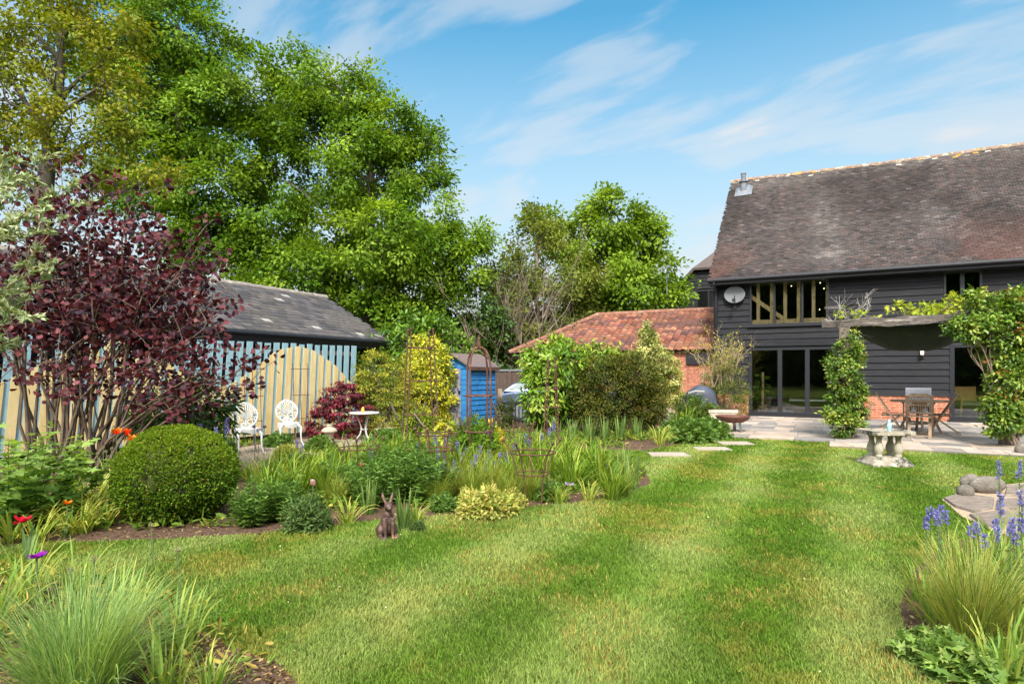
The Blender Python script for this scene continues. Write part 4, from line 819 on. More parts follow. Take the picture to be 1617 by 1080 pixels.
# flagstone circle with gravel
sheet('flagstone_bedding', CIRCLE, .012, M_noise('tan_grit', (.34, .25, .16), (.52, .40, .28), 60, .95, .8, c3=(.2, .15, .1), s3=30, fine=120))
M_FLAG = M_noise('riven_flagstone', (.13, .10, .08), (.31, .25, .20), 5, .92, .9, (1, 3.2, 1), c3=(.10, .08, .07), s3=4, t3=(.55, .65), fine=24)
for k, (q, lab) in enumerate(((((1490,790),(1520,782),(1570,790),(1568,806),(1538,812),(1508,803)), 'riven grey flagstone at the tip of the boulder circle'), (((1575,792),(1640,789),(1648,806),(1572,808)), 'riven flagstone right of the tip stone and below the boulders'),
        (((1530,816),(1575,811),(1640,811),(1632,834),(1560,838)), 'broken flagstone at the front of the boulder circle'), (((1590,770),(1640,766),(1700,772),(1690,786),(1586,786)), 'flat flagstone behind the oblong boulder'))):
    c = sum((G(a, b) for a, b in q), Vector())/len(q); m = MB(); ps = [G(a, b)-c for a, b in q]
    m.add([(p.x, p.y, .012) for p in ps]+[(p.x*.97, p.y*.97, .036) for p in ps], [tuple(range(len(q), 2*len(q)))]+[(i, (i+1) % len(q), len(q)+(i+1) % len(q), len(q)+i) for i in range(len(q))])
    o = m.build('flagstone', M_FLAG, None, c); tag(o, lab, 'flagstone', 'flagstones of the boulder circle')
    o.data.flip_normals() if o.data.polygons[0].normal.z < 0 else None
# ------------------------------------------------------------ white cast-iron chairs and table
def iron_chair(label, loc, rz):
    t = thing('garden_chair', label, 'chair', loc, rz, 'white cast iron garden chairs')
    n = 24
    m = MB(); seat = [(.20*math.cos(a)*(1.05), -.02+.19*math.sin(a)) for a in [2*math.pi*k/n for k in range(n)]]
    m.add([(x, y, .425) for x, y in seat]+[(x, y, .445) for x, y in seat], [tuple(reversed(range(n))), tuple(range(n, 2*n))]+[(k, (k+1) % n, n+(k+1) % n, n+k) for k in range(n)])
    ap = MB()
    for k in range(n):       # scalloped apron under the seat
        a, b = seat[k], seat[(k+1) % n]; d = .035+.045*abs(math.cos(2*(k/n*2*math.pi)+.0))
        ap.add([(*a, .43), (*b, .43), (b[0]*.98, b[1]*.98, .43-d), (a[0]*.98, a[1]*.98, .43-d)], [(0,1,2,3)])
    m.build('seat', WHITEMETAL, t); o = ap.build('apron', WHITEMETAL, t); s_ = o.modifiers.new('t', 'SOLIDIFY'); s_.thickness = .008
    for sx in (-1, 1):
        m = MB(); m.tube([(sx*.13, -.15, .43), (sx*.19, -.21, .36), (sx*.185, -.22, .22), (sx*.19, -.24, .10), (sx*.225, -.29, .02), (sx*.235, -.305, .012)], [.026, .024, .015, .012, .013, .018], 8); m.build('leg', WHITEMETAL, t, smooth=True)
        m = MB(); m.tube([(sx*.15, .13, .43), (sx*.16, .17, .34), (sx*.16, .19, .2), (sx*.18, .235, .05), (sx*.195, .26, .012)], [.022, .018, .013, .012, .016], 8); m.build('leg', WHITEMETAL, t, smooth=True)
    b = lambda u, v: (u, .155+v*.20+.02*v*v, .445+v)            # back plane, leaning
    m = MB()
    ov = [b(.205*math.sin(a)*(1.0-.22*(math.cos(a) < 0)*abs(math.cos(a))**2), .215-.215*math.cos(a)) for a in [2*math.pi*k/28 for k in range(28)]]
    m.tube(ov, .015, 7, closed=True); m.build('back_frame', WHITEMETAL, t, smooth=True)
    m = MB(); hub = (0, .13)
    for k in range(11):
        a = R(-80+k*16); e = (.165*math.sin(a), .245+.155*math.cos(a)); mid = (.10*math.sin(a)+.012, hub[1]+.5*(e[1]-hub[1])+.02)
        m.tube([b(*hub), b(*mid), b(*e)], .0075, 5)
        m.ball(b(*e), (.014, .008, .014), 7, 5)
    inner = [b(.155*math.sin(a), .25+.15*math.cos(a)) for a in [R(-100+q*20) for q in range(11)]]; m.tube(inner, .008, 5)
    for s in (-1, 1):
        for c0, q in (((s*.075, .085), .05), ((s*.12, .17), .03), ((s*.04, .05), .032)):
            m.tube([b(c0[0]+q*math.cos(a), c0[1]+q*.9*math.sin(a)) for a in [2*math.pi*k/12 for k in range(12)]], .0085, 5, closed=True)
    for k in range(14):
        a = R(-125+k*19); c0 = (.180*math.sin(a), .222+.185*math.cos(a)); m.ball(b(*c0), (.02, .007, .016), 7, 5)
    m.tube([b(0, 0), b(0, .13)], .012, 6); m.build('back_scrollwork', WHITEMETAL, t, smooth=True); return t
iron_chair('white cast iron garden chair with fan back, the larger one beside the clipped ball', G(391, 716), R(34))
iron_chair('white cast iron garden chair with fan back, farther one between chair and red maple', G(456, 703), R(30))
wt = thing('bistro_table', 'small round table with pale top and curved white iron legs by the pots', 'table', P(575, 590, 12.5).xy.to_3d())
m = MB(); m.lathe([(.0, .585), (.29, .585), (.305, .595), (.305, .61), (.29, .618), (.0, .618)], 30); m.build('tabletop', M_noise('worn_tabletop', (.42, .38, .38), (.62, .58, .56), 7, .6, .2, c3=(.3, .24, .2), s3=6), wt)
for k in range(3):
    a = R(80)+k*R(120); c, s = math.cos(a), math.sin(a); m = MB(); m.tube([(c*.17, s*.17, .585), (c*.11, s*.11, .47), (c*.065, s*.065, .34), (c*.05, s*.05, .27), (c*.08, s*.08, .17), (c*.17, s*.17, .05), (c*.24, s*.24, .01)], [.016, .014, .013, .02, .014, .012, .016], 8); m.build('leg', WHITEMETAL, wt, smooth=True)
m = MB(); m.tube([(.07*math.cos(a), .07*math.sin(a), .27) for a in [2*math.pi*k/12 for k in range(12)]], .008, 6, closed=True); m.build('ring', WHITEMETAL, wt)
m = MB(); m.lathe([(.028, 0), (.034, .02), (.032, .05), (.02, .085), (.008, .105), (0, .11)], 12); m.ball((.008, 0, .1), .012, 8, 5)
o = m.build('yellow_ornament', M_plain('yellow_glaze', (.75, .38, .03), .4), None, P(573, 590, 12.5).xy.to_3d()+Vector((0, 0, .618)), smooth=True); tag(o, 'small yellow cone ornament on the round white table', 'ornament')
sl_ = G(520, 700); st = thing('stone_lantern', 'low buff stone lantern with mushroom cap in front of the red maple', 'stone ornament', sl_)
M_BUFF = M_noise('buff_stone', (.30, .25, .18), (.46, .40, .31), 9, .9, .4, c3=(.2, .17, .12), s3=6)
m = MB(); m.lathe([(.10, 0), (.11, .05), (.06, .07), (.055, .10), (.095, .20), (.10, .215)], 18); m.build('pedestal', M_BUFF, st, smooth=True)
m = MB(); m.lathe([(.10, .215), (.16, .235), (.155, .265), (.11, .31), (.05, .33), (.045, .345), (.055, .355), (.05, .375), (.0, .385)], 20); m.build('cap', M_BUFF, st, smooth=True)
M_TERRA = M_noise('terracotta', (.34, .19, .11), (.48, .30, .19), 8, .9, .25, c3=(.52, .42, .33), s3=4)
for px, Y, s, lab in ((603, 12.6, 1.0, 'pale terracotta pot with bare stems under the gold-green shrub'), (617, 13.3, .85, 'terracotta pot half hidden behind the bigger pale pot')):
    t = thing('plant_pot', lab, 'plant pot', P(px, 590, Y).xy.to_3d())
    m = MB(); m.lathe([(r*s, z*s) for r, z in ((.10, 0), (.125, .08), (.145, .2), (.15, .24), (.165, .245), (.165, .28), (.15, .285), (.135, .24), (.02, .23))], 22); m.build('body', M_TERRA, t, smooth=True)
    m = MB(); r_ = random.Random(px)
    for k in range(7): a = r_.uniform(0, 6.28); m.tube([(.05*math.cos(a)*s, .05*math.sin(a)*s, .22*s), (.09*math.cos(a)*s, .09*math.sin(a)*s, (.4+r_.uniform(0, .15))*s)], .004, 4)
    m.build('plant_stem', BARK_PALE, t)
# ------------------------------------------------------------ rusty plant supports
def square_obelisk(px, base, topz, w0, w1, zs, label):
    t = thing('obelisk', label, 'plant support', base, R(18)); c = lambda z: (w0+(w1-w0)*z/topz)/2
    for sx, sy in ((-1,-1),(1,-1),(1,1),(-1,1)):
        m = MB(); m.tube([(sx*w0/2, sy*w0/2, 0), (sx*w1/2, sy*w1/2, topz)], .011, 6); m.ball((sx*w1/2, sy*w1/2, topz+.015), .022, 8, 6); m.build('leg', RUST, t)
    for z in zs:
        h = c(z)+.03; m = MB()
        for a, b in (((-h,-c(z)),(h,-c(z))),((-h,c(z)),(h,c(z))),((-c(z),-h),(-c(z),h)),((c(z),-h),(c(z),h))): m.tube([(*a, z), (*b, z)], .008, 5)
        m.build('crossbar', RUST, t)
square_obelisk(665, G(664, 722), 2.12, .56, .36, (.18, .72, 1.28, 1.83), 'tall square rusty obelisk in front of the golden shrub')
ao = thing('arched_obelisk', 'rusty round-topped obelisk with spire finial in front of the blue store', 'plant support', G(756, 752), R(12)); s = .17; tz = 1.62
for a in (R(45), R(135)):
    c, q = math.cos(a)*s*1.2, math.sin(a)*s*1.2; m = MB(); m.tube([(c, q, 0), (c*.97, q*.97, .8), (c*.95, q*.95, tz-.1), (c*.85, q*.85, tz+.0), (c*.6, q*.6, tz+.09), (c*.25, q*.25, tz+.135), (0, 0, tz+.14), (-c*.25, -q*.25, tz+.135), (-c*.6, -q*.6, tz+.09), (-c*.85, -q*.85, tz), (-c*.95, -q*.95, tz-.1), (-c*.97, -q*.97, .8), (-c, -q, 0)], .014, 7); m.build('hoop', RUST, ao, smooth=True)
for z in (.30, .62, 1.10):
    m = MB(); m.tube([(s*1.22*math.cos(2*math.pi*k/20), s*1.22*math.sin(2*math.pi*k/20), z) for k in range(20)], .011, 6, closed=True); m.build('ring', RUST, ao, smooth=True)
m = MB(); m.lathe([(.02, 0), (.032, .02), (.026, .05), (.012, .10), (.004, .16), (0, .165)], 10, (0, 0, tz+.14)); m.build('finial', RUST, ao, smooth=True)
wt_ = thing('wire_tower', 'slim rusty wire tower with four rings in front of the green laurel', 'plant support', G(871, 709), R(30))
for k in range(4):
    a = k*math.pi/2; m = MB(); m.tube([(.17*math.cos(a), .17*math.sin(a), 0), (.13*math.cos(a), .13*math.sin(a), 1.0), (.09*math.cos(a), .09*math.sin(a), 1.72)], .010, 5); m.build('leg', RUST, wt_)
for z, q in ((.35, .17), (.78, .16), (1.12, .14), (1.52, .11)):
    m = MB(); m.tube([(q*1.1*math.cos(2*math.pi*k/18), q*1.1*math.sin(2*math.pi*k/18), z) for k in range(18)], .007, 5, closed=True); m.build('ring', RUST, wt_)
def basket(label, base, rings, tip, n=5, rot=0.0, r=.008):
    """flared support: rings [(z, radius)], legs run through them out to knobs at tip=(z, radius)"""
    t = thing('flared_support', label, 'plant support', base, rot)
    for k in range(n):
        a = 2*math.pi*k/n; c, s = math.cos(a), math.sin(a); m = MB(); m.tube([(c*rings[0][1]*.85, s*rings[0][1]*.85, 0)]+[(c*q, s*q, z) for z, q in rings]+[(c*tip[1], s*tip[1], tip[0])], r, 5); m.ball((c*tip[1], s*tip[1], tip[0]+.01), .02, 8, 6); m.build('leg', RUST, t)
    for z, q in rings:
        m = MB(); m.tube([(q*1.03*math.cos(2*math.pi*k/22), q*1.03*math.sin(2*math.pi*k/22), z) for k in range(22)], r, 5, closed=True); m.build('ring', RUST, t)
basket('flared rusty support with round knobs at the front of the border', G(841, 792), [(.31, .175), (.54, .245)], (.655, .33), 5, .35)
basket('flared rusty support with knobs between the lantern and the lush green clump', G(567, 768), [(.22, .16), (.48, .24)], (.60, .32), 5, 1.1)
basket('flared rusty support farther back beside the arched obelisk', G(816, 728), [(.22, .22), (.5, .28)], (.60, .33), 5, .5)
basket('tall-legged dark rusty support among the blue flower spikes', G(690, 765), [(.45, .2), (.64, .24)], (.70, .27), 6, .2, .009)
for px, Y, w, lab in ((474, 13.05, .34, 'rusty wire wall trellis leaning on the striped fence near the red maple'), (398, 12.3, .34, 'rusty wire wall trellis leaning on the striped fence behind the nearer white chair')):
    t = thing('wall_trellis', lab, 'trellis', P(px, 590, Y).xy.to_3d(), math.atan2(-fd.y, -fd.x))
    for k in range(3):
        x = -w/2+k*w/2; m = MB(); m.tube([(x, -.06, 0), (x, .0, 1.58)], .007, 5); m.ball((x, 0, 1.6), .014, 7, 5); m.build('upright', RUST, t)
    for z in (.45, .95, 1.5): m = MB(); m.tube([(-w/2-.06, -.05+z*.03, z), (w/2+.06, -.05+z*.03, z)], .007, 5); m.build('crossbar', RUST, t)
# ------------------------------------------------------------ bronze hare statue
hp = G(612, 849); m = MB()
B_ = m.ball
B_((0, .03, .10), (.062, .085, .095), 20, 14); B_((0, .0, .16), (.055, .058, .085), 20, 14); B_((0, -.018, .215), (.04, .04, .05), 16, 12); B_((0, -.02, .26), (.03, .032, .04), 14, 10)
B_((.0, -.045, .30), (.037, .05, .036), 18, 12); B_((0, -.085, .288), (.022, .03, .022), 14, 10); B_((.026, -.05, .308), .013, 10, 8); B_((-.026, -.05, .308), .013, 10, 8)
for s in (-1, 1):
    B_((s*.058, .035, .065), (.034, .068, .062), 16, 12); m.tube([(s*.06, .03, .025), (s*.064, -.05, .014), (s*.066, -.09, .012)], [.026, .022, .016], 10)
    m.tube([(s*.036, -.045, .19), (s*.034, -.062, .12), (s*.03, -.07, .05), (s*.03, -.078, .012), (s*.03, -.105, .01)], [.026, .02, .0135, .013, .014], 10)
    m.tube([(s*.018, -.022, .325), (s*.03, -.008, .35), (s*.04, .0, .385), (s*.045, .008, .418)], [.012, .017, .014, .004], 10)
B_((0, .115, .05), .026, 10, 8)
hare = m.build('hare_statue', M_noise('bronze', (.055, .035, .03), (.16, .09, .07), 14, .5, .4, c3=(.36, .17, .11), s3=6, t3=(.55, .65), metallic=.35, spec=.5, fine=50), None, hp, smooth=True)
rm = hare.modifiers.new('skin', 'REMESH'); rm.mode = 'VOXEL'; rm.voxel_size = .0055; rm.use_smooth_shade = True
smm = hare.modifiers.new('soft', 'SMOOTH'); smm.factor = .5; smm.iterations = 4
hare.rotation_euler = (0, 0, R(22)); hare.scale = (1, 1, .93); tag(hare, 'bronze sitting hare statue with tall ears at the lawn edge', 'statue')
# ------------------------------------------------------------ parked car behind the gate
car = thing('parked_car', 'silver blue car parked beyond the low black gate, partly hidden by the laurel', 'car', P(782, 590, 18.6).xy.to_3d(), R(-2))
M_CAR = M_plain('silver_blue_paint', (.13, .17, .25), .25, .5); cl = 4.1; hw = .84
sec = [(.0, .42, .70, .8), (.15, .32, .86, .9), (.6, .26, .93, 1), (1.4, .25, .95, 1), (2.6, .25, .95, 1), (3.3, .26, .90, 1), (3.9, .32, .78, .92), (4.1, .42, .62, .8)]
m = MB(); vs = []; fs = []; K = 8
for x, zb, zt, wf in sec:
    w = hw*wf; vs += [(x, -w*.9, zb), (x, -w, zb+.12), (x, -w, zt-.1), (x, -w*.9, zt), (x, w*.9, zt), (x, w, zt-.1), (x, w, zb+.12), (x, w*.9, zb)]
for i in range(len(sec)-1):
    for k in range(K): fs.append((i*K+k, i*K+(k+1) % K, (i+1)*K+(k+1) % K, (i+1)*K+k))
m.add(vs, fs+[tuple(range(K)), tuple(reversed(range(len(vs)-K, len(vs))))]); m.build('body', M_CAR, car, smooth=False, bevel=.03)
gh = [(.28, .91, .93), (.55, 1.10, .82), (1.05, 1.27, .76), (1.7, 1.31, .75), (2.3, 1.22, .76), (2.95, .93, .9)]
m = MB(); vs = []; fs = []
for x, z, wf in gh: vs += [(x, -hw*.93, .9), (x, -hw*wf, z-.03), (x, -hw*wf*.9, z), (x, hw*wf*.9, z), (x, hw*wf, z-.03), (x, hw*.93, .9)]
for i in range(len(gh)-1):
    for k in range(5): fs.append((i*6+k, i*6+k+1, (i+1)*6+k+1, (i+1)*6+k))
m.add(vs, fs); m.build('cabin', M_CAR, car)
M_CARG = M_plain('dark_car_glass', (.12, .17, .17), .06, 0, .8)
for s in (-1, 1):
    m = MB(); y = lambda x, z: s*(np.interp(z, [.9, 1.28], [hw*.935, hw*.775])+.012)
    for poly in ([(.45, .95), (.72, 1.13), (1.05, 1.21), (1.32, 1.23), (1.32, .95)], [(1.37, .95), (1.37, 1.235), (1.7, 1.245), (2.2, 1.16), (2.62, .97)]):
        n = len(poly); m.add([(x, y(x, z), z) for x, z in poly]+[(x, y(x, z)-s*.01, z) for x, z in poly], [tuple(range(n)), tuple(reversed(range(n, 2*n)))]+[(k, (k+1) % n, n+(k+1) % n, n+k) for k in range(n)])
    m.build('side_window', M_CARG, car)
for x in (.75, 3.25):
    for s in (-1, 1):
        m = MB(); m.tube([(x, s*(hw-.2), .31), (x, s*(hw+.005), .31)], .31, 20); w = m.build('wheel', M_plain('tyre', (.02, .02, .02), .8), car); m = MB(); m.tube([(x, s*(hw-.01), .31), (x, s*(hw+.012), .31)], .19, 14); m.build('rim', M_LEAD, w)
m = MB(); m.box(2.35, 2.5, -hw-.16, -hw-.0, .9, 1.02); m.build('wing_mirror', M_CAR, car, bevel=.02)
# ------------------------------------------------------------ aerial pole and bird
ap = thing('aerial_pole', 'thin pale aerial pole rising behind the red pantile ridge', 'aerial', P(1053, 590, 30).xy.to_3d()); m = MB(); m.tube([(0, 0, 0), (0, 0, 6.2)], .03, 6); m.build('mast', M_LEAD, ap); m = MB(); m.bar((0, -.3, 6.0), (0, .3, 6.0), .02, .02); m.bar((-.12, .0, 6.1), (.12, .0, 6.1), .02, .02); m.build('crossarm', M_LEAD, ap)
m = MB(); m.ball((0, 0, 0), (.06, .2, .06), 10, 8); m.ball((0, -.2, .02), (.045, .06, .045), 8, 6)
m.add([(0,-.1,.03),(0,.1,.03),(.3,-.02,.14),(.55,.12,.02),(.3,.12,.12)], [(0,2,4,1),(2,3,4)]); m.add([(0,-.1,.03),(0,.1,.03),(-.25,-.05,.22),(-.42,.05,.30),(-.25,.1,.2)], [(0,1,4,2),(2,4,3)]); m.add([(-.03,.15,0),(.03,.15,0),(.08,.34,0),(-.08,.34,0)], [(0,1,2,3)])
o = m.build('crow', M_plain('black_feather', (.015, .015, .02), .6), None, P(716, 240, 42)); s_ = o.modifiers.new('t', 'SOLIDIFY'); s_.thickness = .015; o.rotation_euler = (R(10), R(-25), R(130)); tag(o, 'small black bird flying alone in the open sky', 'bird')
# ------------------------------------------------------------ trees
def limb(m, a, b, r0, r1, n=5, wob=.12, sides=6):
    a = Vector(a); b = Vector(b); L_ = (b-a).length; pts = []; 
    for i in range(n+1):
        f = i/n; p = a.lerp(b, f); k = math.sin(math.pi*f)
        p = p+Vector((random.gauss(0, 1), random.gauss(0, 1), random.gauss(0, .6)))*wob*L_*.14*k+Vector((0, 0, 1))*wob*L_*.25*k*(1-f); pts.append(p)
    m.tube(pts, [r0+(r1-r0)*i/n for i in range(n+1)], sides, cap=False); return pts
def tree(name, label, base, lobes, cols, leaf, dens, clump, per, trunk_r, group=None, cat='tree', gap=.42, twig=.35, shape='q', flat=.6, mat=None, bark=None, droop=.35, depth=.9, wcol=None, trunks=1, twigr=.012, ext=None, core=.55, asp=.62):
    """lobes: (px, py, radius px, distance): balls of foliage; clumps of leaves sit mostly near their skin"""
    base = Vector(base); t = thing(name, label, cat, base, 0, group); Lb = []; dens *= 6.4 if cat == 'tree' else 4.2; gap -= 0 if cat == 'tree' else .03
    for lo in lobes:
        px, py, r = lo[:3]; Y = lo[3] if len(lo) > 3 else base.y+random.uniform(-.6, .6)*r*base.y/F
        Lb.append((P(px, py, Y), r*Y/F))
    m = MB(); cen = sum((c for c, r in Lb), Vector())/len(Lb); low = min(c.z-r for c, r in Lb)
    forks = []
    for k in range(trunks):
        off = Vector((random.uniform(-1, 1), random.uniform(-.6, .6), 0))*trunk_r*(0 if trunks == 1 else 5)
        b0 = base+off; top = Vector((b0.x*.45+cen.x*.55, b0.y*.5+cen.y*.5, max(low+.25*(cen.z-low), base.z+.5))) if trunks == 1 else Vector((b0.x+random.uniform(-.6, .6), b0.y, max(low, .8)))
        forks.append((limb(m, b0-base, top-base, trunk_r*1.15, trunk_r*.72, 6, .10, 9), trunk_r*.72))
        if trunks == 1:
            forks.append((limb(m, top-base, cen+Vector((0, 0, .5*(cen.z-low)))-base, trunk_r*.7, trunk_r*.25, 6, .12, 7), trunk_r*.4))
    CP = []; CR = []; CO = []
    for c, r in Lb:
        pts, rr = random.choice(forks); cand = [q for f, _ in forks for q in f[2:]]
        st = min(cand, key=lambda q: (q+base-c).length+max(0, q.z+base.z-c.z+.75*(Vector((q.x+base.x, q.y+base.y, 0))-Vector((c.x, c.y, 0))).length)*2.5); lr = min(trunk_r*.36, .035+r*.032)
        lp = limb(m, st, c-base, lr, lr*.35, 5, .2, 6)
        n = max(4, int(dens*(r/clump)**2)); d = ball_pts(n); rad = r*(core+(1.06-core)*rng.random(n)**.6)
        q = np.array(c)+d*rad[:, None]*np.array([1, depth, .92]); k = np.ones(n, bool)
        for c2, r2 in Lb:
            if c2 is c: continue
            k &= np.linalg.norm((q-np.array(c2))/np.array([1, depth, .92]), axis=1) > r2*.62
        nv = np.array([noise.noise(Vector(v)*(1.1/max(clump, .1)*.42)) for v in q]); k &= nv > (gap-.62)
        q = q[k]; CP.append(q); CR.append(np.full(len(q), clump)); CO.append(unit(q-np.array(c))*.7+d[k]*.3)
        for j in range(len(q)):
            if random.random() < twig*(.3 if cat == 'tree' else .4): limb(m, lp[random.randint(2, 5)], Vector(q[j])-base, twigr*1.8, twigr*.5, 3, .25, 4)
    cp = np.concatenate(CP); co = np.concatenate(CO); n = len(cp); mm = rng.poisson(per, n).clip(3)
    idx = np.repeat(np.arange(n), mm); tot = len(idx); g = rng.normal(size=(tot, 3))*np.array([.42, .42, .42*flat])*clump
    pts = cp[idx]+g-np.array(base); cd = rng.normal(size=(n, 3)); D = co[idx]*.5+unit(g)*.55+rng.normal(size=(tot, 3))*.4+cd[idx]*.32; D[:, 2] -= droop
    cc = pal(n, cols, .14, wcol)[idx]*(1+rng.normal(size=(tot, 1))*.12).clip(.5, 1.5)
    up = co[idx]*.7+np.array([0, 0, .8])+(rng.normal(size=(n, 3))*.35)[idx]
    v, fs, c = leaves(pts, D, leaf*rng.uniform(.65, 1.25, tot), leaf*asp*rng.uniform(.7, 1.2, tot), cc, shape, .2, up)
    link('crown', npmesh('crown', v, fs, c), mat or LEAF, t); m.build('trunk', bark or BARK, t, smooth=True); print(name, tot); return t
GRN = [(.10, .18, .022), (.075, .148, .018), (.13, .215, .028), (.175, .26, .038)]
T1 = tree('maple_tree', 'broad bright green maple standing tallest right of the gap over the slate roof', P(585, 590, 26).xy.to_3d(),
    [(470,120,58),(545,165,58),(435,185,52),(500,215,70),(620,212,56),(660,268,46),(580,275,76),(450,285,66),(665,335,58),(520,345,80),(610,380,86),(430,370,60),(690,395,52),(560,440,80),(650,455,76),(470,440,70),(722,345,30),(742,385,36),(728,435,34),(700,495,52),(410,455,56),(590,505,52),(640,235,24),(490,95,26),(565,118,22),(688,222,14)],
    GRN, .18, 1.5, .70, 125, .42, 'big maples behind the slate shed', gap=.36, core=.42)
T2 = tree('maple_tree', 'tall mid green maple leaning over the slate shed between yellow tree and broad maple', P(285, 590, 25).xy.to_3d(),
    [(265,30,70),(200,70,66),(320,85,62),(345,150,50),(255,130,86),(190,150,60),(310,205,72),(235,230,70),(365,170,36),(375,225,40),(290,290,66),(350,300,62),(215,300,50),(390,340,50),(330,380,60),(270,360,50),(380,410,52),(160,20,50),(240,-20,60),(300,440,50),(370,115,22)],
    [(.088, .165, .021), (.066, .135, .018), (.118, .20, .027), (.155, .24, .036)], .18, 1.45, .70, 120, .40, 'big maples behind the slate shed', gap=.38, core=.42)
T3 = tree('hornbeam_tree', 'airy yellow-green tree in fresh leaf at the far left edge', P(45, 590, 17).xy.to_3d(),
    [(40,40,85),(130,40,75),(80,120,90),(165,130,60),(10,160,70),(110,200,70),(175,215,45),(60,-40,80),(190,60,45),(20,250,50),(215,180,32),(150,265,50),(240,270,40),(-70,60,90),(-60,200,80)],
    [(.155, .185, .02), (.12, .155, .018), (.195, .215, .026), (.185, .175, .026)], .13, 2.1, .42, 24, .28, gap=.52, twig=.75, twigr=.010, core=.3)
T4 = tree('field_maple', 'rounded green tree with bright right side above the red pantile roof', P(985, 590, 31).xy.to_3d(),
    [(965,345,44),(1000,375,48),(925,380,50),(1015,425,46),(960,425,60),(1040,460,34),(890,370,44),(990,470,56),(1060,485,22),(930,470,54),(895,420,44),(1070,465,12),(955,318,20),(1025,372,18),(865,345,28),(1045,425,20),(1010,490,50),(1062,500,24)],
    [(.12, .195, .024), (.095, .165, .02), (.19, .27, .04), (.15, .23, .032)], .23, 1.5, .72, 84, .36, gap=.44)
T5 = tree('scrub_willow', 'dull grey-green scrub tree with pale twigs left of the rounded green tree', P(850, 590, 27.5).xy.to_3d(),
    [(845,395,48),(880,440,56),(820,440,46),(840,490,56),(895,500,50),(800,490,40),(870,530,50),(820,540,46),(915,430,34),(850,355,28),(785,450,30)],
    [(.11, .145, .035), (.085, .12, .03), (.15, .185, .05), (.17, .185, .065)], .17, 2.0, .55, 46, .22, gap=.44, twig=.7, bark=BARK_PALE, twigr=.016)
T6 = tree('ivy_clad_tree', 'dark trunk thickly clad in ivy between the yellow shrub and pantile roof', P(785, 590, 25).xy.to_3d(),
    [(788,600,20),(786,570,20),(790,540,22),(784,512,22),(770,560,14),(798,580,14),(760,620,24),(805,620,24),(778,485,18)], [(.025, .055, .014), (.035, .075, .018), (.05, .095, .025)], .16, 1.7, .30, 30, .20, gap=.3, mat=LEAF_GLOSSY)
T7 = tree('conifer_scrub', 'dark green bushy undergrowth tree below the broad maple', P(690, 590, 27).xy.to_3d(),
    [(650,530,50),(700,540,46),(740,560,42),(600,540,50),(720,500,40),(560,520,46),(760,600,50),(700,600,60),(640,600,60)], [(.030, .062, .016), (.04, .08, .02), (.022, .05, .013)], .24, 1.3, .6, 26, .25, gap=.38)
# bare twiggy tree rising through the scrub
def twig_tree(name, label, cat, base, stems, spread, levels, mat, r0, leafcol=None, leaf=.05, nleaf=0, group=None, lmat=None, droop=0.0):
    base = Vector(base); t = thing(name, label, cat, base, 0, group); m = MB(); tips = []
    def grow(p, d, L_, r, lev):
        pts = [p]; n = 4
        for i in range(n):
            d = (d+Vector((random.gauss(0, .10), random.gauss(0, .10), random.gauss(0, .06)-droop*(levels-lev)*.1))).normalized(); pts.append(pts[-1]+d*L_/n)
        m.tube(pts, [r*(1-.55*i/n) for i in range(n+1)], 5 if lev > 1 else 3, cap=False)
        if lev == 0: tips.extend(pts[1:]); return
        if lev == 1: tips.extend(pts[2:])
        for k in range(random.randint(3, 5)):
            q = pts[random.randint(1, n)]; dd = (d+Vector((random.gauss(0, spread), random.gauss(0, spread), random.gauss(.15, spread*.6)))).normalized(); grow(q, dd, L_*random.uniform(.45, .7), r*.42, lev-1)
    for k in range(len(stems)):
        a, b, L_ = stems[k]; grow(Vector(a)-base, Vector(b).normalized(), L_, r0, levels)
    m.build('trunk', mat, t)
    if nleaf:
        tp = np.array([tuple(x) for x in tips]); i = rng.integers(0, len(tp), nleaf); D = rng.normal(size=(nleaf, 3)); D[:, 2] += .4
        fol('foliage', [leaves(tp[i]+rng.normal(size=(nleaf, 3))*leaf*.6, D, leaf*rng.uniform(.7, 1.3, nleaf), leaf*.55*rng.uniform(.7, 1.2, nleaf), pal(nleaf, leafcol), 'q')], lmat or LEAF, t)
    return t
b = P(812, 590, 26).xy.to_3d()
twig_tree('bare_elm', 'leafless brown twiggy tree poking up between the two green masses', 'tree', b, [(b+Vector((random.uniform(-1.1, .9), random.uniform(-.5, .5), 0)), (random.uniform(-.16, .12), random.uniform(-.1, .1), 1), random.uniform(3.2, 4.3)) for k in range(15)], .34, 3, BARK_PALE, .05, [(.10, .12, .03)], .09, 700)
b = P(830, 590, 25).xy.to_3d()
twig_tree('dead_stem_thicket', 'pale bare crossing stems in front of the dark ivy undergrowth', 'shrub', b, [(b+Vector((random.uniform(-2.2, 1.6), random.uniform(-.4, .4), 0)), (random.uniform(-.4, .5), random.uniform(-.1, .1), 1), random.uniform(2.2, 3.6)) for k in range(12)], .5, 2, BARK_PALE, .05, [(.06, .1, .02)], .14, 900)
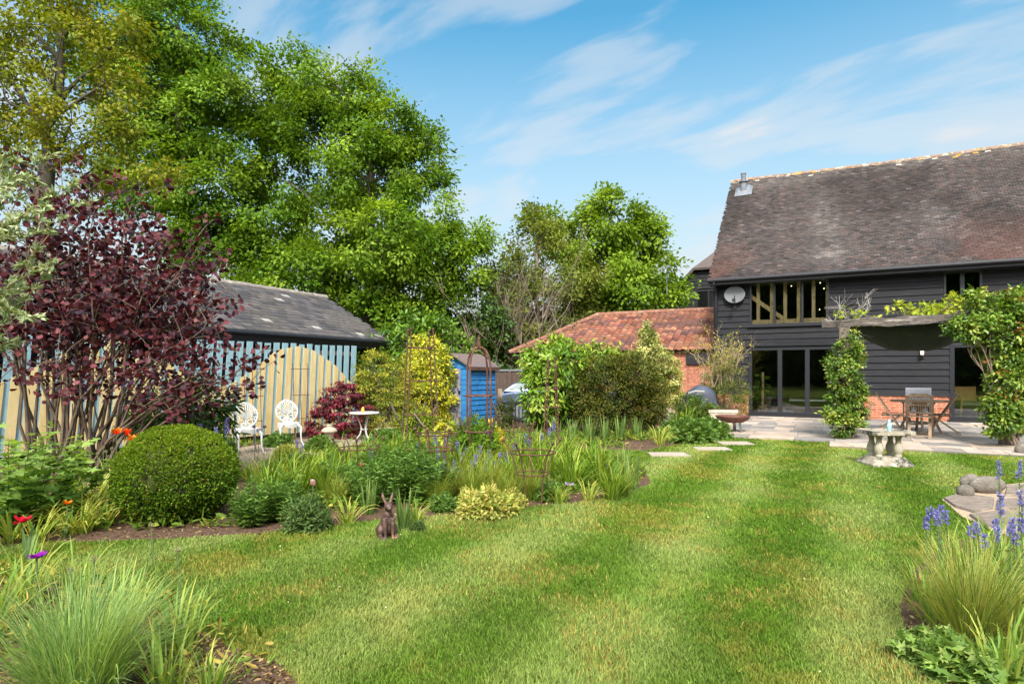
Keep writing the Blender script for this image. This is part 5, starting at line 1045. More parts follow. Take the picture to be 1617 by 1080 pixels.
# slender trunks standing in the dark under the maples
for px, top, Y, r, lab in ((577, 470, 27.5, .22, 'dark bare trunk under the broad maple, just right of the slate roof'), (598, 480, 29, .16, 'thinner dark trunk right of the one beside the slate roof'), (510, 400, 27.5, .2, 'ivy-dark leaning trunk rising behind the slate roof ridge')):
    o = P(px, 590, Y).xy.to_3d(); tp = P(px+6, top, Y)-o; m = MB(); ps = limb(m, (0, 0, 0), tp, r, r*.6, 6, .06, 9); t = thing('bare_tree', lab, 'tree', o); m2 = MB()
    for k in range(5): q = ps[random.randint(3, 6)]; limb(m2, q, q+Vector((random.uniform(-2, 2), random.uniform(-.5, .5), random.uniform(.8, 2.4))), r*.3, r*.08, 4, .2, 5)
    m.build('trunk', BARK, t, smooth=True); m2.build('bough', BARK, t, smooth=True)
# tall tree belt behind the photographer: what the house glass mirrors
n = 110000; x = rng.uniform(-45, 45, n); y = rng.uniform(-30, -25, n); z = (13+5*fnoise(x*.25, x*0+2, 31))*rng.random(n)**.8; D = rng.normal(size=(n, 3))
o = fol('tree_belt', [leaves(np.stack([x, y, z], 1), D, rng.uniform(.6, 1.2, n), rng.uniform(.4, .8, n), pal(n, [(.04, .08, .016), (.07, .13, .022), (.03, .06, .014)], .2))], LEAF_MATT); o['kind'] = 'stuff'
# far wood that closes the view behind everything
n = 42000; x = rng.uniform(-62, 26, n); y = rng.uniform(36, 41, n)+.0*x; hh = 3.2+3.0*fnoise(x*.22, x*0+3, 3)+1.6*fnoise(x*1.1, x*0+7, 5); hh = hh*np.where(x > 8, .75, 1); z = hh*rng.random(n)**.75
k = ~((x > 19))
pts = np.stack([x, y, z], 1)[k]; nn = len(pts); D = rng.normal(size=(nn, 3)); D[:, 1] -= .6; D[:, 2] -= .2
o = fol('far_wood', [leaves(pts, D, rng.uniform(.3, .6, nn), rng.uniform(.22, .4, nn), pal(nn, [(.03, .065, .016), (.045, .09, .02), (.06, .11, .025), (.022, .05, .014)], .2))], LEAF_MATT); o['kind'] = 'stuff'
# ------------------------------------------------------------ shrubs
def shrub(name, label, base, lobes, cols, leaf, dens, clump, per, mat=None, shape='l', gap=.34, droop=.15, asp=.45, flat=.8, group=None, trunk_r=.03, trunks=4, bark=None, twig=.5, wcol=None, core=.62, depth=.9, cat='shrub', twigr=.006):
    return tree(name, label, base, lobes, cols, leaf, dens, clump, per, trunk_r, group, cat, gap, twig, shape, flat, mat, bark, droop, depth, wcol, trunks, twigr, core=core, asp=asp)
shrub('laurel_bush', 'large mid green laurel behind the golden shrub and blue store', P(650, 590, 17.3).xy.to_3d(),
    [(600,545,34),(640,535,34),(680,530,34),(712,545,28),(590,580,30),(660,570,50),(720,580,26),(620,600,40),(575,555,18),(655,508,16),(700,512,16),(730,560,16)], [(.10, .19, .03), (.06, .125, .02), (.16, .25, .045), (.045, .10, .02)], .15, 1.7, .24, 17, LEAF_GLOSSY, 'l')
shrub('golden_euonymus', 'vivid yellow euonymus shrub behind the square obelisk', P(672, 590, 15.2).xy.to_3d(),
    [(672,560,30),(655,590,30),(688,595,28),(670,625,36),(645,640,28),(695,635,24),(668,655,34),(690,565,20)], [(.44, .41, .05), (.36, .36, .05), (.24, .28, .035), (.52, .48, .08), (.10, .16, .02)], .085, 2.0, .15, 20, LEAF_GLOSSY, 'l', wcol=[.34, .26, .16, .14, .10])
shrub('spirea_bush', 'gold-green feathery shrub right of the striped fence', P(602, 590, 14).xy.to_3d(),
    [(590,580,28),(620,590,26),(600,610,36),(630,620,30),(585,625,26),(610,645,38),(640,650,24),(600,660,30),(580,598,20)], [(.30, .29, .05), (.22, .24, .04), (.17, .20, .035), (.36, .34, .08), (.10, .15, .025)], .055, 2.2, .14, 26, LEAF_MATT, 'q', flat=.4)
shrub('low_green_bush', 'low lime-green leafy bush under the golden euonymus', P(655, 590, 12.8).xy.to_3d(), [(640,672,20),(662,672,24),(684,676,18),(655,690,22)], [(.15, .2, .03), (.1, .15, .025), (.2, .24, .05)], .07, 2.0, .12, 18, LEAF, 'l')
shrub('weeping_red_maple', 'low weeping dark crimson maple by the round white table', P(535, 590, 13.2).xy.to_3d(),
    [(545,622,20),(524,628,18),(562,630,16),(508,652,14),(532,644,22),(568,646,14),(498,676,13),(545,678,20),(518,682,18),(578,640,9),(560,674,14),(535,612,10)], [(.13, .018, .025), (.20, .025, .04), (.085, .014, .02), (.26, .035, .06), (.055, .012, .016)], .07, 1.9, .12, 24, LEAF_DARK, 'p', droop=.9, gap=.46, flat=.3, trunks=1, trunk_r=.05, asp=.7)
shrub('fatsia_bush', 'dark glossy evergreen against the fence behind the clipped ball', P(275, 590, 9.1).xy.to_3d(),
    [(250,655,40),(300,640,36),(330,655,30),(220,660,26),(280,680,46),(340,680,24),(305,618,24),(235,690,30),(345,635,16)], [(.03, .065, .016), (.05, .10, .024), (.075, .14, .035), (.022, .045, .012)], .14, 1.9, .16, 13, LEAF_GLOSSY, 'l', asp=.32, droop=.4)
shrub('cherry_laurel', 'bright glossy green laurel hiding the car and the pantile eaves', P(865, 590, 14.6).xy.to_3d(),
    [(858,578,32),(890,570,30),(838,582,20),(870,610,40),(915,575,30),(905,610,34),(935,560,22),(870,555,22),(855,640,30),(890,650,30),(832,566,14),(940,590,24),(962,565,20),(870,665,26),(850,550,12)], [(.13, .23, .03), (.08, .16, .024), (.20, .30, .05), (.055, .115, .02), (.26, .33, .07)], .14, 2.8, .2, 17, LEAF_GLOSSY, 'l', asp=.38, droop=.5)
shrub('escallonia_bush', 'rounded dark olive small-leaved bush before the brick outbuilding', P(978, 590, 14.2).xy.to_3d(),
    [(960,595,36),(1000,590,36),(930,620,32),(975,625,46),(1020,620,34),(945,650,34),(990,655,40),(1028,645,24),(980,580,24),(918,640,20),(1035,605,18)], [(.06, .082, .022), (.085, .10, .028), (.115, .12, .035), (.045, .06, .018), (.13, .10, .04)], .05, 3.6, .14, 30, LEAF, 'l', asp=.5)
shrub('variegated_holly', 'pointed cream-edged holly rising against the pantile roof', P(1030, 590, 17.2).xy.to_3d(),
    [(1023,528,10),(1022,512,5),(1025,550,20),(1010,575,24),(1045,575,24),(1030,590,30),(1055,600,20),(1000,600,22),(1030,625,34),(1060,625,16),(1022,540,14)], [(.30, .32, .20), (.42, .42, .28), (.16, .2, .10), (.52, .50, .36), (.09, .13, .055)], .07, 3.0, .14, 24, LEAF, 'l')
shrub('rosemary_bush', 'fine grey-green bush beside the black downpipe at the house corner', P(1150, 590, 18.3).xy.to_3d(),
    [(1140,625,26),(1160,620,22),(1125,635,24),(1150,645,28),(1165,645,16),(1130,600,20),(1155,595,20),(1170,625,10),(1140,575,18),(1120,610,14)], [(.085, .12, .035), (.12, .16, .05), (.06, .09, .03), (.17, .19, .06)], .07, 1.7, .14, 24, LEAF_MATT, 'l', asp=.2, droop=-.4)
b = P(1140, 590, 18.2).xy.to_3d()
twig_tree('bare_twiggy_shrub', 'tangle of bare tan twigs with yellow tips over the grey-green bush', 'shrub', b, [(b+Vector((random.uniform(-.35, .3), random.uniform(-.2, .1), 1.0)), (random.uniform(-.6, .6), random.uniform(-.3, .1), 1), random.uniform(.8, 1.15)) for k in range(20)], .75, 2, M_noise('tan_twig', (.30, .21, .12), (.46, .34, .2), 9, .9, .1), .013, [(.30, .30, .04), (.24, .27, .05), (.38, .32, .07)], .055, 900)
shrub('border_bush', 'small dark green bush in front of the covered barbecue', P(1095, 590, 16).xy.to_3d(), [(1085,640,18),(1105,645,20),(1120,655,16),(1075,655,16),(1095,660,22)], [(.05, .09, .025), (.07, .12, .03), (.10, .15, .04)], .06, 2.2, .11, 24, LEAF, 'l')
shrub('young_gate_shrub', 'small dark shrub beside the low black gate', P(800, 590, 15.8).xy.to_3d(), [(800,640,12),(803,655,12),(796,668,12),(806,670,10)], [(.05, .075, .022), (.08, .11, .03)], .06, 2, .1, 18, LEAF, 'l')
shrub('tree_lupin', 'bright green rounded leafy clump under the arched obelisk', G(748, 748), [(745,682,22),(762,690,22),(735,695,20),(752,706,30),(735,722,20),(768,716,18),(752,730,24)], [(.12, .22, .035), (.17, .27, .05), (.08, .16, .03)], .06, 2.2, .075, 22, LEAF, 'l', asp=.3, droop=-.3)
# yellowing climber dying back on its supports in front of the store
shrub('withered_squash', 'pale yellowing big-leaved plant below the blue store door', G(712, 735), [(715,685,14),(700,672,10),(722,700,14),(695,692,14),(708,710,14),(786,690,8),(778,672,6),(680,690,9)], [(.34, .36, .10), (.45, .42, .12), (.50, .38, .06), (.20, .26, .06)], .12, 1.4, .1, 7, LEAF, 'p', asp=.9, twig=.9, trunk_r=.012, bark=BARK_PALE)
# clipped ball
def box_ball():
    c0 = G(279, 838); c0 = c0*((c0.y+.45)/c0.y); t = thing('clipped_box_ball', 'big clipped green box ball at the front of the border', 'topiary', c0); rx, rz = .545, .47; cz = .42
    n = 46000; d = ball_pts(n); d[:, 2] = np.where(d[:, 2] < -.85, -d[:, 2], d[:, 2]); bump = np.array([noise.noise(Vector(q)*2.6)*.06+noise.noise(Vector(q)*9)*.045 for q in d])
    q = d.copy(); sq = np.sign(q)*np.abs(q)**.90; q = sq/np.linalg.norm(sq, axis=1, keepdims=True)
    r = 1+bump-.13*rng.random(n)**1.2+.05*(rng.random(n) < .035)*rng.random(n); pts = q*r[:, None]*np.array([rx, rx, rz])+np.array([0, 0, cz]); k = (pts[:, 2] > .0) & (np.array([noise.noise(Vector(v)*6.5) for v in d]) < rng.uniform(.30, .62, n)); pts = pts[k]; q = q[k]; n = len(pts)
    D = q*.9+rng.normal(size=(n, 3))*.75; cc = pal(n, [(.10, .185, .022), (.07, .14, .018), (.15, .235, .03), (.04, .085, .012)], .28); top = np.clip(q[:, 2:3]*1.4+rng.normal(size=(n, 1))*.3, 0, 1)*.55; cc = cc*(1-top)+np.array([.20, .27, .03])*top  # light from above put into the leaf colour: paler towards the top
    br = rng.random(n) < .03; cc[br] = (.24, .17, .08)
    fol('foliage', [leaves(pts, D, rng.uniform(.016, .034, n), rng.uniform(.010, .018, n), cc, 'q', .25)], LEAF, t)
    m = MB(); m.ball((0, 0, cz), (rx*.86, rx*.86, rz*.86), 24, 16); m.tube([(0, 0, 0), (0, 0, .3)], .04, 8); m.build('inner_branches', M_noise('inner_twigs', (.03, .04, .012), (.07, .065, .03), 40, .95, .5), t, smooth=True)
box_ball()
# ------------------------------------------------------------ purple smoke bush
def smoke_bush():
    base = P(95, 590, 7.4).xy.to_3d(); t = thing('smoke_bush', 'tall purple-leaved smoke bush with many bare tan stems at the left', 'shrub', base); m = MB(); tips = []
    targets = [(60,262,7.2),(110,300,7.6),(150,330,7.0),(205,330,7.3),(110,390,7.4),(60,380,7.0),(180,410,7.8),(235,400,7.0),(290,420,7.2),(330,440,7.5),(360,455,7.2),(345,420,7.5),(310,375,7.4),(270,370,7.2),(395,578,6.9),(400,602,6.8),(330,600,6.9),(340,490,7.0),(270,480,7.6),(200,480,7.2),(130,470,7.6),(60,480,7.1),(20,400,7.4),(10,520,6.9),(300,540,6.9),(350,575,6.8),(385,590,6.7),(250,550,7.0),(230,300,7.4),(-30,340,7.2),(-40,460,7.4),(175,560,7.2),(90,565,6.8),(95,250,7.4),(40,310,7.0),(150,270,7.6),(200,360,7.0),(250,340,7.6),(10,330,7.2),(140,360,7.9),(80,340,7.5),(320,395,7.8),(100,440,7.0),(240,450,7.3),(355,520,7.2)]
    for i, (px, py, Y) in enumerate(targets):
        a = Vector((random.uniform(-.32, .4), random.uniform(-.2, .2), 0)); e = P(px, py, Y)-base; a.x += .25*(e.x)/2
        mid = a.lerp(e, .5)+Vector((0, 0, .22)); kk = lambda s_: Vector((random.gauss(0, s_), random.gauss(0, s_), random.gauss(0, s_*.5))); m.tube([a, a.lerp(mid, .33)+kk(.035), a.lerp(mid, .66)+kk(.05)+Vector((0, 0, .04)), mid, mid.lerp(e, .35)+kk(.045)+Vector((0, 0, .05)), mid.lerp(e, .7)+kk(.045)+Vector((0, 0, .04)), e], [.021, .019, .016, .013, .010, .007, .003], 6, cap=False)
        L_ = (e-a).length
        for k in range(19 if py < 480 else 9):
            f = random.uniform(.5, 1.0); p = a.lerp(mid, f*2) if f < .5 else mid.lerp(e, f*2-1); d = Vector((random.gauss(0, 1), random.gauss(0, .7), random.gauss(.15, .6))).normalized(); q = p+d*random.uniform(.12, .42); m.tube([p, p.lerp(q, .5)+Vector((0, 0, .03)), q], [.006, .004, .0025], 4, cap=False)
            tips.append((q, d)); 
            if random.random() < .5: tips.append((p.lerp(q, .6), d))
    for k in range(8):   # short dead stems at the foot
        a = Vector((random.uniform(-.5, .6), random.uniform(-.25, .25), 0)); m.tube([a, a+Vector((random.uniform(-.25, .3), random.uniform(-.1, .1), random.uniform(.5, 1.2)))], [.016, .006], 5, cap=False)
    m.build('stems', M_noise('smoke_bark', (.09, .062, .045), (.20, .145, .105), 9, .9, .4, (3, 3, .6), fine=30), t, smooth=True); V = []; D = []; C = []
    for q, d in tips:
        n = random.randint(4, 11); hue = random.random()
        for k in range(n):
            g = Vector((random.gauss(0, 1), random.gauss(0, 1), random.gauss(0, .8))); V.append(tuple(q+g*.055)); dd = (d*.6+g*.6+Vector((0, 0, -.1))); D.append(tuple(dd))
    n = len(V); cc = pal(n, [(.070, .018, .026), (.105, .026, .036), (.045, .014, .022), (.16, .045, .055), (.035, .018, .03), (.12, .035, .03)], .2)
    fol('foliage', [leaves(np.array(V), np.array(D), rng.uniform(.05, .085, n), rng.uniform(.042, .068, n), cc, 'r', .22)], LEAF_DARK, t); print('smoke', n)
smoke_bush()
def elaeagnus():
    base = P(-60, 590, 4.6).xy.to_3d(); t = thing('silvery_shrub', 'silvery green long-leaved branches arching in at the left edge', 'shrub', base); m = MB(); V = []; D = []
    br = [((-90,560),(-20,400),(60,255)),((-80,520),(0,330),(30,238)),((-90,600),(20,430),(118,325)),((-70,540),(-10,450),(84,415)),((-90,480),(-30,330),(5,250)),((-80,640),(-10,520),(70,440)),((-60,420),(10,350),(100,300)),((-90,500),(-20,470),(40,500)),((-80,460),(-20,350),(70,330)),((-60,420),(-10,290),(-10,232)),((-90,430),(-30,380),(45,370)),((-80,560),(-40,480),(30,455)),((-90,360),(-30,300),(40,280)),((-70,620),(-30,560),(25,540))]
    for a, b, c in br:
        Y = random.uniform(4.3, 4.9); p0, p1, p2 = [P(*q, Y+random.uniform(-.12, .12))-base for q in (a, b, c)]; pts = [p0*(1-f)**2+p1*2*f*(1-f)+p2*f*f for f in [k/10 for k in range(11)]]; g0 = Vector((random.uniform(-.15, .1), random.uniform(-.1, .1), 0)); m.tube([g0, g0.lerp(p0, .5)+Vector((-.08, random.uniform(-.05, .05), .1)), p0], [.017, .013, .009], 6, cap=False); m.tube(pts, [.009-.0007*k for k in range(11)], 5, cap=False)
        for k in range(3, 11):
            for j in range(17):
                p = pts[k]+Vector((random.gauss(0, 1), random.gauss(0, 1), random.gauss(0, 1)))*.012; d = (pts[k]-pts[k-1]).normalized(); V.append(tuple(p)); D.append(tuple(d*.7+Vector((random.gauss(0, .7), random.gauss(0, .7), random.gauss(.15, .5)))))
            if k % 2 == 0:
                d = Vector((random.gauss(0, .6), random.gauss(0, .5), random.gauss(.2, .5))).normalized()
                e = pts[k]+d*random.uniform(.08, .16); m.tube([pts[k], e], [.004, .002], 4, cap=False)
                for j in range(26): f = random.random(); V.append(tuple(pts[k].lerp(e, f))); D.append(tuple(d*.8+Vector((random.gauss(0, .7), random.gauss(0, .7), random.gauss(.1, .6)))))
    n = len(V); fol('foliage', [leaves(np.array(V), np.array(D), rng.uniform(.035, .065, n), rng.uniform(.012, .02, n), pal(n, [(.24, .31, .23), (.31, .37, .30), (.16, .23, .13), (.42, .46, .40)], .15), 'l', .2)], LEAF_MATT, t); m.build('stems', M_noise('bronze_twig', (.24, .16, .08), (.38, .27, .15), 9, .8, .1), t)
elaeagnus()
# ------------------------------------------------------------ climbers on the pergola
ROSE = [(.11, .19, .045), (.075, .14, .032), (.18, .255, .07), (.26, .31, .10), (.05, .095, .022)]
shrub('climbing_rose', 'leafy rose climbing the left pergola post', PA+Vector((.06, -.12, 0)), [(1340,545,16),(1328,575,20),(1345,570,16),(1336,600,22),(1325,625,20),(1348,620,18),(1322,650,20),(1345,650,22),(1332,672,18),(1352,665,14),(1312,655,12),(1342,530,10),(1355,540,8)], ROSE, .065, 2.7, .11, 18, LEAF_GLOSSY, 'l', asp=.6, trunk_r=.02, trunks=3, twig=.7, bark=BARK_PALE, gap=.40)
shrub('climbing_rose', 'dense rose with reddish tips smothering the right pergola post', PB+Vector((.05, -.15, 0)),
    [(1560,490,26),(1590,500,26),(1520,515,20),(1545,520,24),(1575,530,30),(1605,520,30),(1572,560,20),(1590,565,28),(1615,560,24),(1580,600,20),(1595,605,26),(1618,600,20),(1577,635,20),(1590,640,26),(1612,635,20),(1575,665,22),(1600,668,20),(1560,480,14),(1535,470,12),(1600,478,18),(1640,500,34),(1640,560,34),(1618,470,14)], ROSE+[(.26, .12, .05)], .075, 3.0, .12, 20, LEAF_GLOSSY, 'l', asp=.6, trunk_r=.022, trunks=4, twig=.6, bark=BARK_PALE, gap=.38, wcol=[.26, .22, .2, .16, .11, .05])
shrub('grape_vine', 'lime-green young vine leaves scattered along the top of the weathered beam', P(1440, 590, 12.9).xy.to_3d()+Vector((0, 0, 2.6)), [(1360,500,12),(1378,500,8),(1330,492,6),(1413,487,9),(1440,490,10),(1462,494,12),(1485,486,14),(1505,480,14),(1528,474,12),(1545,462,10),(1422,482,5),(1500,498,12)], [(.30, .36, .06), (.24, .31, .05), (.38, .40, .10)], .09, 1.5, .11, 9, LEAF, 'p', asp=.95, trunk_r=.01, trunks=2, twig=.8, twigr=.005, bark=BARK_PALE, cat='vine')
b = P(1332, 505, 13.6)
twig_tree('dry_vine_wood', 'grey twisted bare vine wood bunched over the left end of the beam', 'vine', b, [(b+Vector((random.uniform(-.2, .3), random.uniform(-.15, .1), random.uniform(-.1, .12))), (random.uniform(-1, 1), random.uniform(-.6, .1), random.uniform(-.3, .7)), random.uniform(.35, .6)) for k in range(16)], .8, 1, M_noise('grey_vine', (.22, .19, .17), (.42, .38, .35), 9, .9, .2), .014)
# ------------------------------------------------------------ border plants: one of each kind, then copies
def place(proto, spots, name=None, group=None):
    """spots: (px, py, scale, label); the first uses the proto itself, the rest are copies sharing its mesh"""
    for i, sp_ in enumerate(spots):
        px, py, s, lab = sp_[:4]; loc = G(px, py); rz = random.uniform(0, 6.28)
        if i == 0: o = proto; o.location = loc; o.rotation_euler = (0, 0, rz); o.scale = (s, s, s)
        else: o = copy_tree(proto, loc, rz, None, s)
        o['label'] = lab
        if group and len(spots) > 1: o['group'] = group
def strap_clump(name, cat, n, Ln, Wd, lean, bend, cols, tip=None, r=.08, tipf=.3, twist=.25, seg=5):
    a = rng.uniform(0, 2*math.pi, n); q = r*np.sqrt(rng.random(n)); B = np.stack([q*np.cos(a), q*np.sin(a), np.zeros(n)+.004], 1)
    az = a+rng.normal(size=n)*.7; L_ = Ln*rng.uniform(.45, 1.1, n); le = rng.uniform(*lean, n)*(.4+.6*q/r); be = rng.uniform(*bend, n)
    c = pal(n, cols, .15); tc = np.where(rng.random((n, 1)) < tipf, np.array(tip if tip is not None else cols[-1])*rng.uniform(.7, 1.2, (n, 1)), c*1.1)
    v, fs, cc = straps(B, az, L_, Wd*rng.uniform(.6, 1.15, n), le, be, c, tc, seg, twist)
    me = npmesh(name, v, fs, cc, True); o = link(name, me, LEAF); return tag(o, None, cat)
def leafy_clump(name, cat, ns, h, r, leaf, asp, per, cols, shape='l', mat=None, tilt=.35, up=.35, topc=None):
    a = rng.uniform(0, 2*math.pi, ns); q = r*.55*np.sqrt(rng.random(ns)); A = np.stack([q*np.cos(a), q*np.sin(a), np.zeros(ns)], 1)
    hh = h*rng.uniform(.65, 1.08, ns)*(1-.3*(q/(r*.55))**2); T = A+np.stack([np.cos(a)*q/(r*.55)*r*.6, np.sin(a)*q/(r*.55)*r*.6, hh], 1)+rng.normal(size=(ns, 3))*np.array([.02, .02, 0])
    parts = [stems_np(A, T, .004, np.array(cols[0])*.9)]
    n = ns*per; i = np.repeat(np.arange(ns), per); f = np.tile(np.linspace(.12, 1.0, per), ns)+rng.normal(size=n)*.03; f = f.clip(.05, 1.02); p = A[i]+(T[i]-A[i])*f[:, None]
    az = np.tile(np.arange(per)*2.4, ns)+rng.uniform(0, 6, ns)[i]; D = np.stack([np.cos(az), np.sin(az), up+1.3*(f-.45)*tilt+rng.normal(size=n)*.2], 1)
    c = pal(n, cols, .16); 
    if topc is not None: w = np.clip((f-.75)*3, 0, 1)[:, None]; c = c*(1-w)+np.array(topc)*w
    parts.append(leaves(p, D, leaf*rng.uniform(.7, 1.2, n)*(1.15-.45*f), leaf*asp*rng.uniform(.8, 1.2, n)*(1.1-.3*f), c, shape, .2, np.array([0, 0, 1.])))
    return tag(fol(name, parts, mat or LEAF), None, cat)
def mound(name, cat, r, h, n, leaf, asp, cols, shape='r', mat=None, w=None, up=.5, core=.35):
    d = ball_pts(n); d[:, 2] = np.abs(d[:, 2]); q = core+(1-core)*rng.random(n)**.5; p = d*q[:, None]*np.array([r, r, h])*(1+.14*np.sin(d[:, :1]*5+d[:, 1:2]*7)); p[:, 2] += .015
    D = d*.7+rng.normal(size=(n, 3))*.5; D[:, 2] += up*.3
    S = [leaves(p, D, leaf*rng.uniform(.65, 1.25, n), leaf*asp*rng.uniform(.7, 1.2, n), pal(n, cols, .16, w), shape, .18, d*.4+np.array([0, 0, 1.]))]
    k = n//8; S.append(stems_np(np.zeros((k, 3))+rng.normal(size=(k, 3))*np.array([r*.25, r*.25, 0]), p[:k], .003, np.array(cols[0])*.8)); return tag(fol(name, S, mat or LEAF), None, cat)
DAY = [(.12, .215, .035), (.16, .26, .05), (.085, .165, .03), (.22, .30, .075)]
BLU = [(.11, .185, .095), (.15, .23, .12), (.085, .145, .065), (.19, .27, .15)]
FADE = [(.20, .29, .09), (.30, .36, .14), (.15, .25, .07), (.42, .40, .17)]
THIN = [(.13, .20, .05), (.19, .25, .07), (.10, .165, .04), (.26, .28, .09)]
DKL = [(.075, .15, .05), (.105, .19, .065), (.145, .24, .085), (.05, .105, .035)]
p = strap_clump('daylily_clump', 'plant', 120, .62, .021, (.05, .75), (.7, 1.7), DAY, (.35, .33, .1), .10, .2)
place(p, [(505,760,.95,'arching lime daylily clump just below the farther white chair'), (540,748,1.0,'arching daylily clump left of the middle flared support'), (580,742,1.0,'daylily clump growing through the middle flared support'), (620,735,1.0,'daylily clump right of the middle flared support'), (475,752,.85,'small daylily clump at the gravel edge below the nearer white chair'),
          (905,775,1.05,'broad arching daylily clump right of the front rusty support'), (945,768,1.1,'tall arching daylily clump near the tip of the border'), (880,752,1.0,'daylily clump behind the front rusty support'), (925,745,.95,'daylily clump at the back of the border tip'), (800,770,.9,'daylily clump left of the front rusty support'), (1080,682,1.25,'bright daylily clump below the covered barbecue'), (1100,672,1.2,'bright daylily clump nearest the stone trough'),
          (965,790,.8,'low daylily clump on the lawn edge near the border tip'), (860,760,1.0,'daylily clump inside the front rusty support'), (700,718,1.0,'daylily clump under the square obelisk'), (640,722,.9,'daylily clump left of the square obelisk foot'), (425,795,.95,'daylily clump behind the dark clumps beside the clipped ball'), (470,788,1.0,'daylily clump behind the grey sage mound'), (515,785,.9,'daylily clump behind the flopped yellow leaves'), (725,760,1.0,'daylily clump between the spikes and arched obelisk'), (445,765,.95,'daylily clump right of the clipped ball at the gravel'), (760,775,.9,'daylily clump among the fine grasses'), (545,770,.95,'daylily clump left of the foot of the middle flared support'), (685,745,1.0,'daylily clump among the blue spikes'), (825,745,1.05,'daylily clump behind the foot of the front support'), (780,735,1.0,'daylily clump under the back flared support'), (850,735,1.0,'daylily clump below the wire tower'), (895,725,.9,'daylily clump at the notch behind the border tip'), (720,735,.95,'daylily clump at the foot of the arched obelisk')], group='daylily clumps in the border')
p = strap_clump('iris_clump', 'plant', 46, .60, .034, (.03, .38), (.05, .35), BLU, (.28, .3, .14), .10, .15)
place(p, [(1000,775,.72,'blue-green iris fan at the very tip of the border'), (985,760,.78,'blue-green iris fan behind the tip of the border'), (880,702,.8,'grey-green iris clump below the wire tower'), (905,700,.85,'grey-green iris clump right of the wire tower'), (930,699,.9,'grey-green iris clump below the dark olive bush, left part'), (955,697,.85,'grey-green iris clump below the dark olive bush, middle part'), (980,696,.9,'grey-green iris clump below the dark olive bush, right part'), (1005,693,.8,'grey-green iris clump left of the yellowing straps'), (845,715,.8,'iris clump between wire tower and front support'), (820,722,.75,'iris clump beside the back flared support'), (1060,684,.9,'iris clump under the brick outbuilding corner'), (637,835,.62,'green iris fan standing right behind the hare statue'), (583,812,.6,'upright iris fan left of the hare statue'), (1030,680,.9,'iris clump below the cream-edged holly')], group='iris clumps')
p = strap_clump('fading_bulb_clump', 'plant', 46, .52, .026, (.1, .9), (.9, 2.2), FADE, (.55, .46, .16), .09, .55)
place(p, [(130,842,.8,'yellowing floppy bulb foliage between the ferny clump and clipped ball'), (160,832,.85,'pale bulb leaves tight against the left side of the clipped ball'), (105,845,.75,'yellowing bulb leaves at the right foot of the ferny clump'), (145,805,.95,'pale bulb leaves behind those beside the clipped ball'), (175,790,1.0,'bulb foliage under the orange tulips'), (110,800,.95,'bulb foliage behind the ferny clump'), (548,828,.68,'flopped yellow leaves on the mulch left of the hare'), (658,826,.55,'curled yellowing leaves right of the hare statue'), (1042,703,1.0,'broad yellow dying strap leaves at the back border edge'), (1058,698,.9,'yellow-tipped strap leaves beside the palest dying straps'), (15,858,.75,'thin yellowing leaves on the lawn edge at far left'), (60,858,.7,'yellowing leaves under the red poppy'), (395,760,.8,'bulb leaves at the right shoulder of the clipped ball'), (420,765,.9,'pale bulb leaves on the gravel edge below the nearer chair'),(930,792,.62,'yellowing leaves at the lawn edge below the daylilies'),(885,796,.6,'flopped pale leaves at the foot of the front support')], group='fading bulb foliage')
p = strap_clump('grass_clump', 'plant', 330, .68, .0075, (.05, .7), (.5, 1.7), THIN, (.42, .36, .10), .08, .3)
place(p, [(745,795,.8,'fine arching grass clump behind the variegated mound'), (775,785,.85,'fine arching grass clump between spikes and front support'), (715,788,.75,'fine grass clump right of the lush dark perennial'), (800,797,.65,'fine yellowish grass at the lawn edge left of the front support'), (835,790,.7,'fine grass around the foot of the front support'), (690,800,.6,'fine grass clump among the flower spikes'), (745,765,.85,'fine grass clump under the arched obelisk'), (530,800,.6,'fine pale grass clump behind the grey sage mound'), (985,785,.55,'fine rusty-tipped grass at the border tip'), (790,752,.8,'fine grass clump behind the flower spikes')], group='fine grass clumps')
p = leafy_clump('leafy_perennial', 'plant', 40, .62, .30, .105, .24, 26, DKL)
place(p, [(590,800,.85,'lush dark green perennial left of the hare statue'), (635,790,1.0,'tallest lush dark green perennial behind the hare'), (675,795,.95,'lush dark green perennial right of the hare'), (560,788,.8,'lush dark green perennial behind the yellow flopped leaves'), (610,770,.95,'lush dark perennial at the back of its group'), (655,765,.95,'lush dark perennial below the spike flowers'), (400,830,.72,'dark lance-leaved clump touching the right side of the clipped ball'), (440,822,.75,'dark lance-leaved clump second from the clipped ball'), (525,780,.7,'dark perennial left of the flared middle support')], group='lance-leaved perennials')
p = mound('sage_mound', 'plant', .20, .26, 1900, .042, .36, [(.085, .14, .075), (.12, .185, .10), (.06, .105, .055)], 'l')
place(p, [(485,836,1.05,'rounded dark grey-green sage mound on the lawn edge'), (660,838,.35,'tiny grey-green tuft on the mulch right of the hare statue')], group='sage mounds')
p = mound('variegated_mound', 'plant', .30, .24, 2200, .05, .45, [(.38, .38, .18), (.26, .31, .12), (.50, .45, .30), (.17, .23, .07), (.46, .34, .22)], 'l', w=[.3, .25, .2, .15, .1])
place(p, [(765,812,1.05,'low cream and yellow variegated mound on the lawn edge'), (800,800,.7,'smaller variegated mound right of the larger yellow one'), (455,722,.8,'low variegated mound beside the farther white chair')], group='variegated mounds')
p = mound('geranium_mound', 'plant', .38, .36, 1500, .075, .95, [(.085, .165, .06), (.12, .21, .075), (.065, .13, .05), (.17, .26, .10)], 'p')
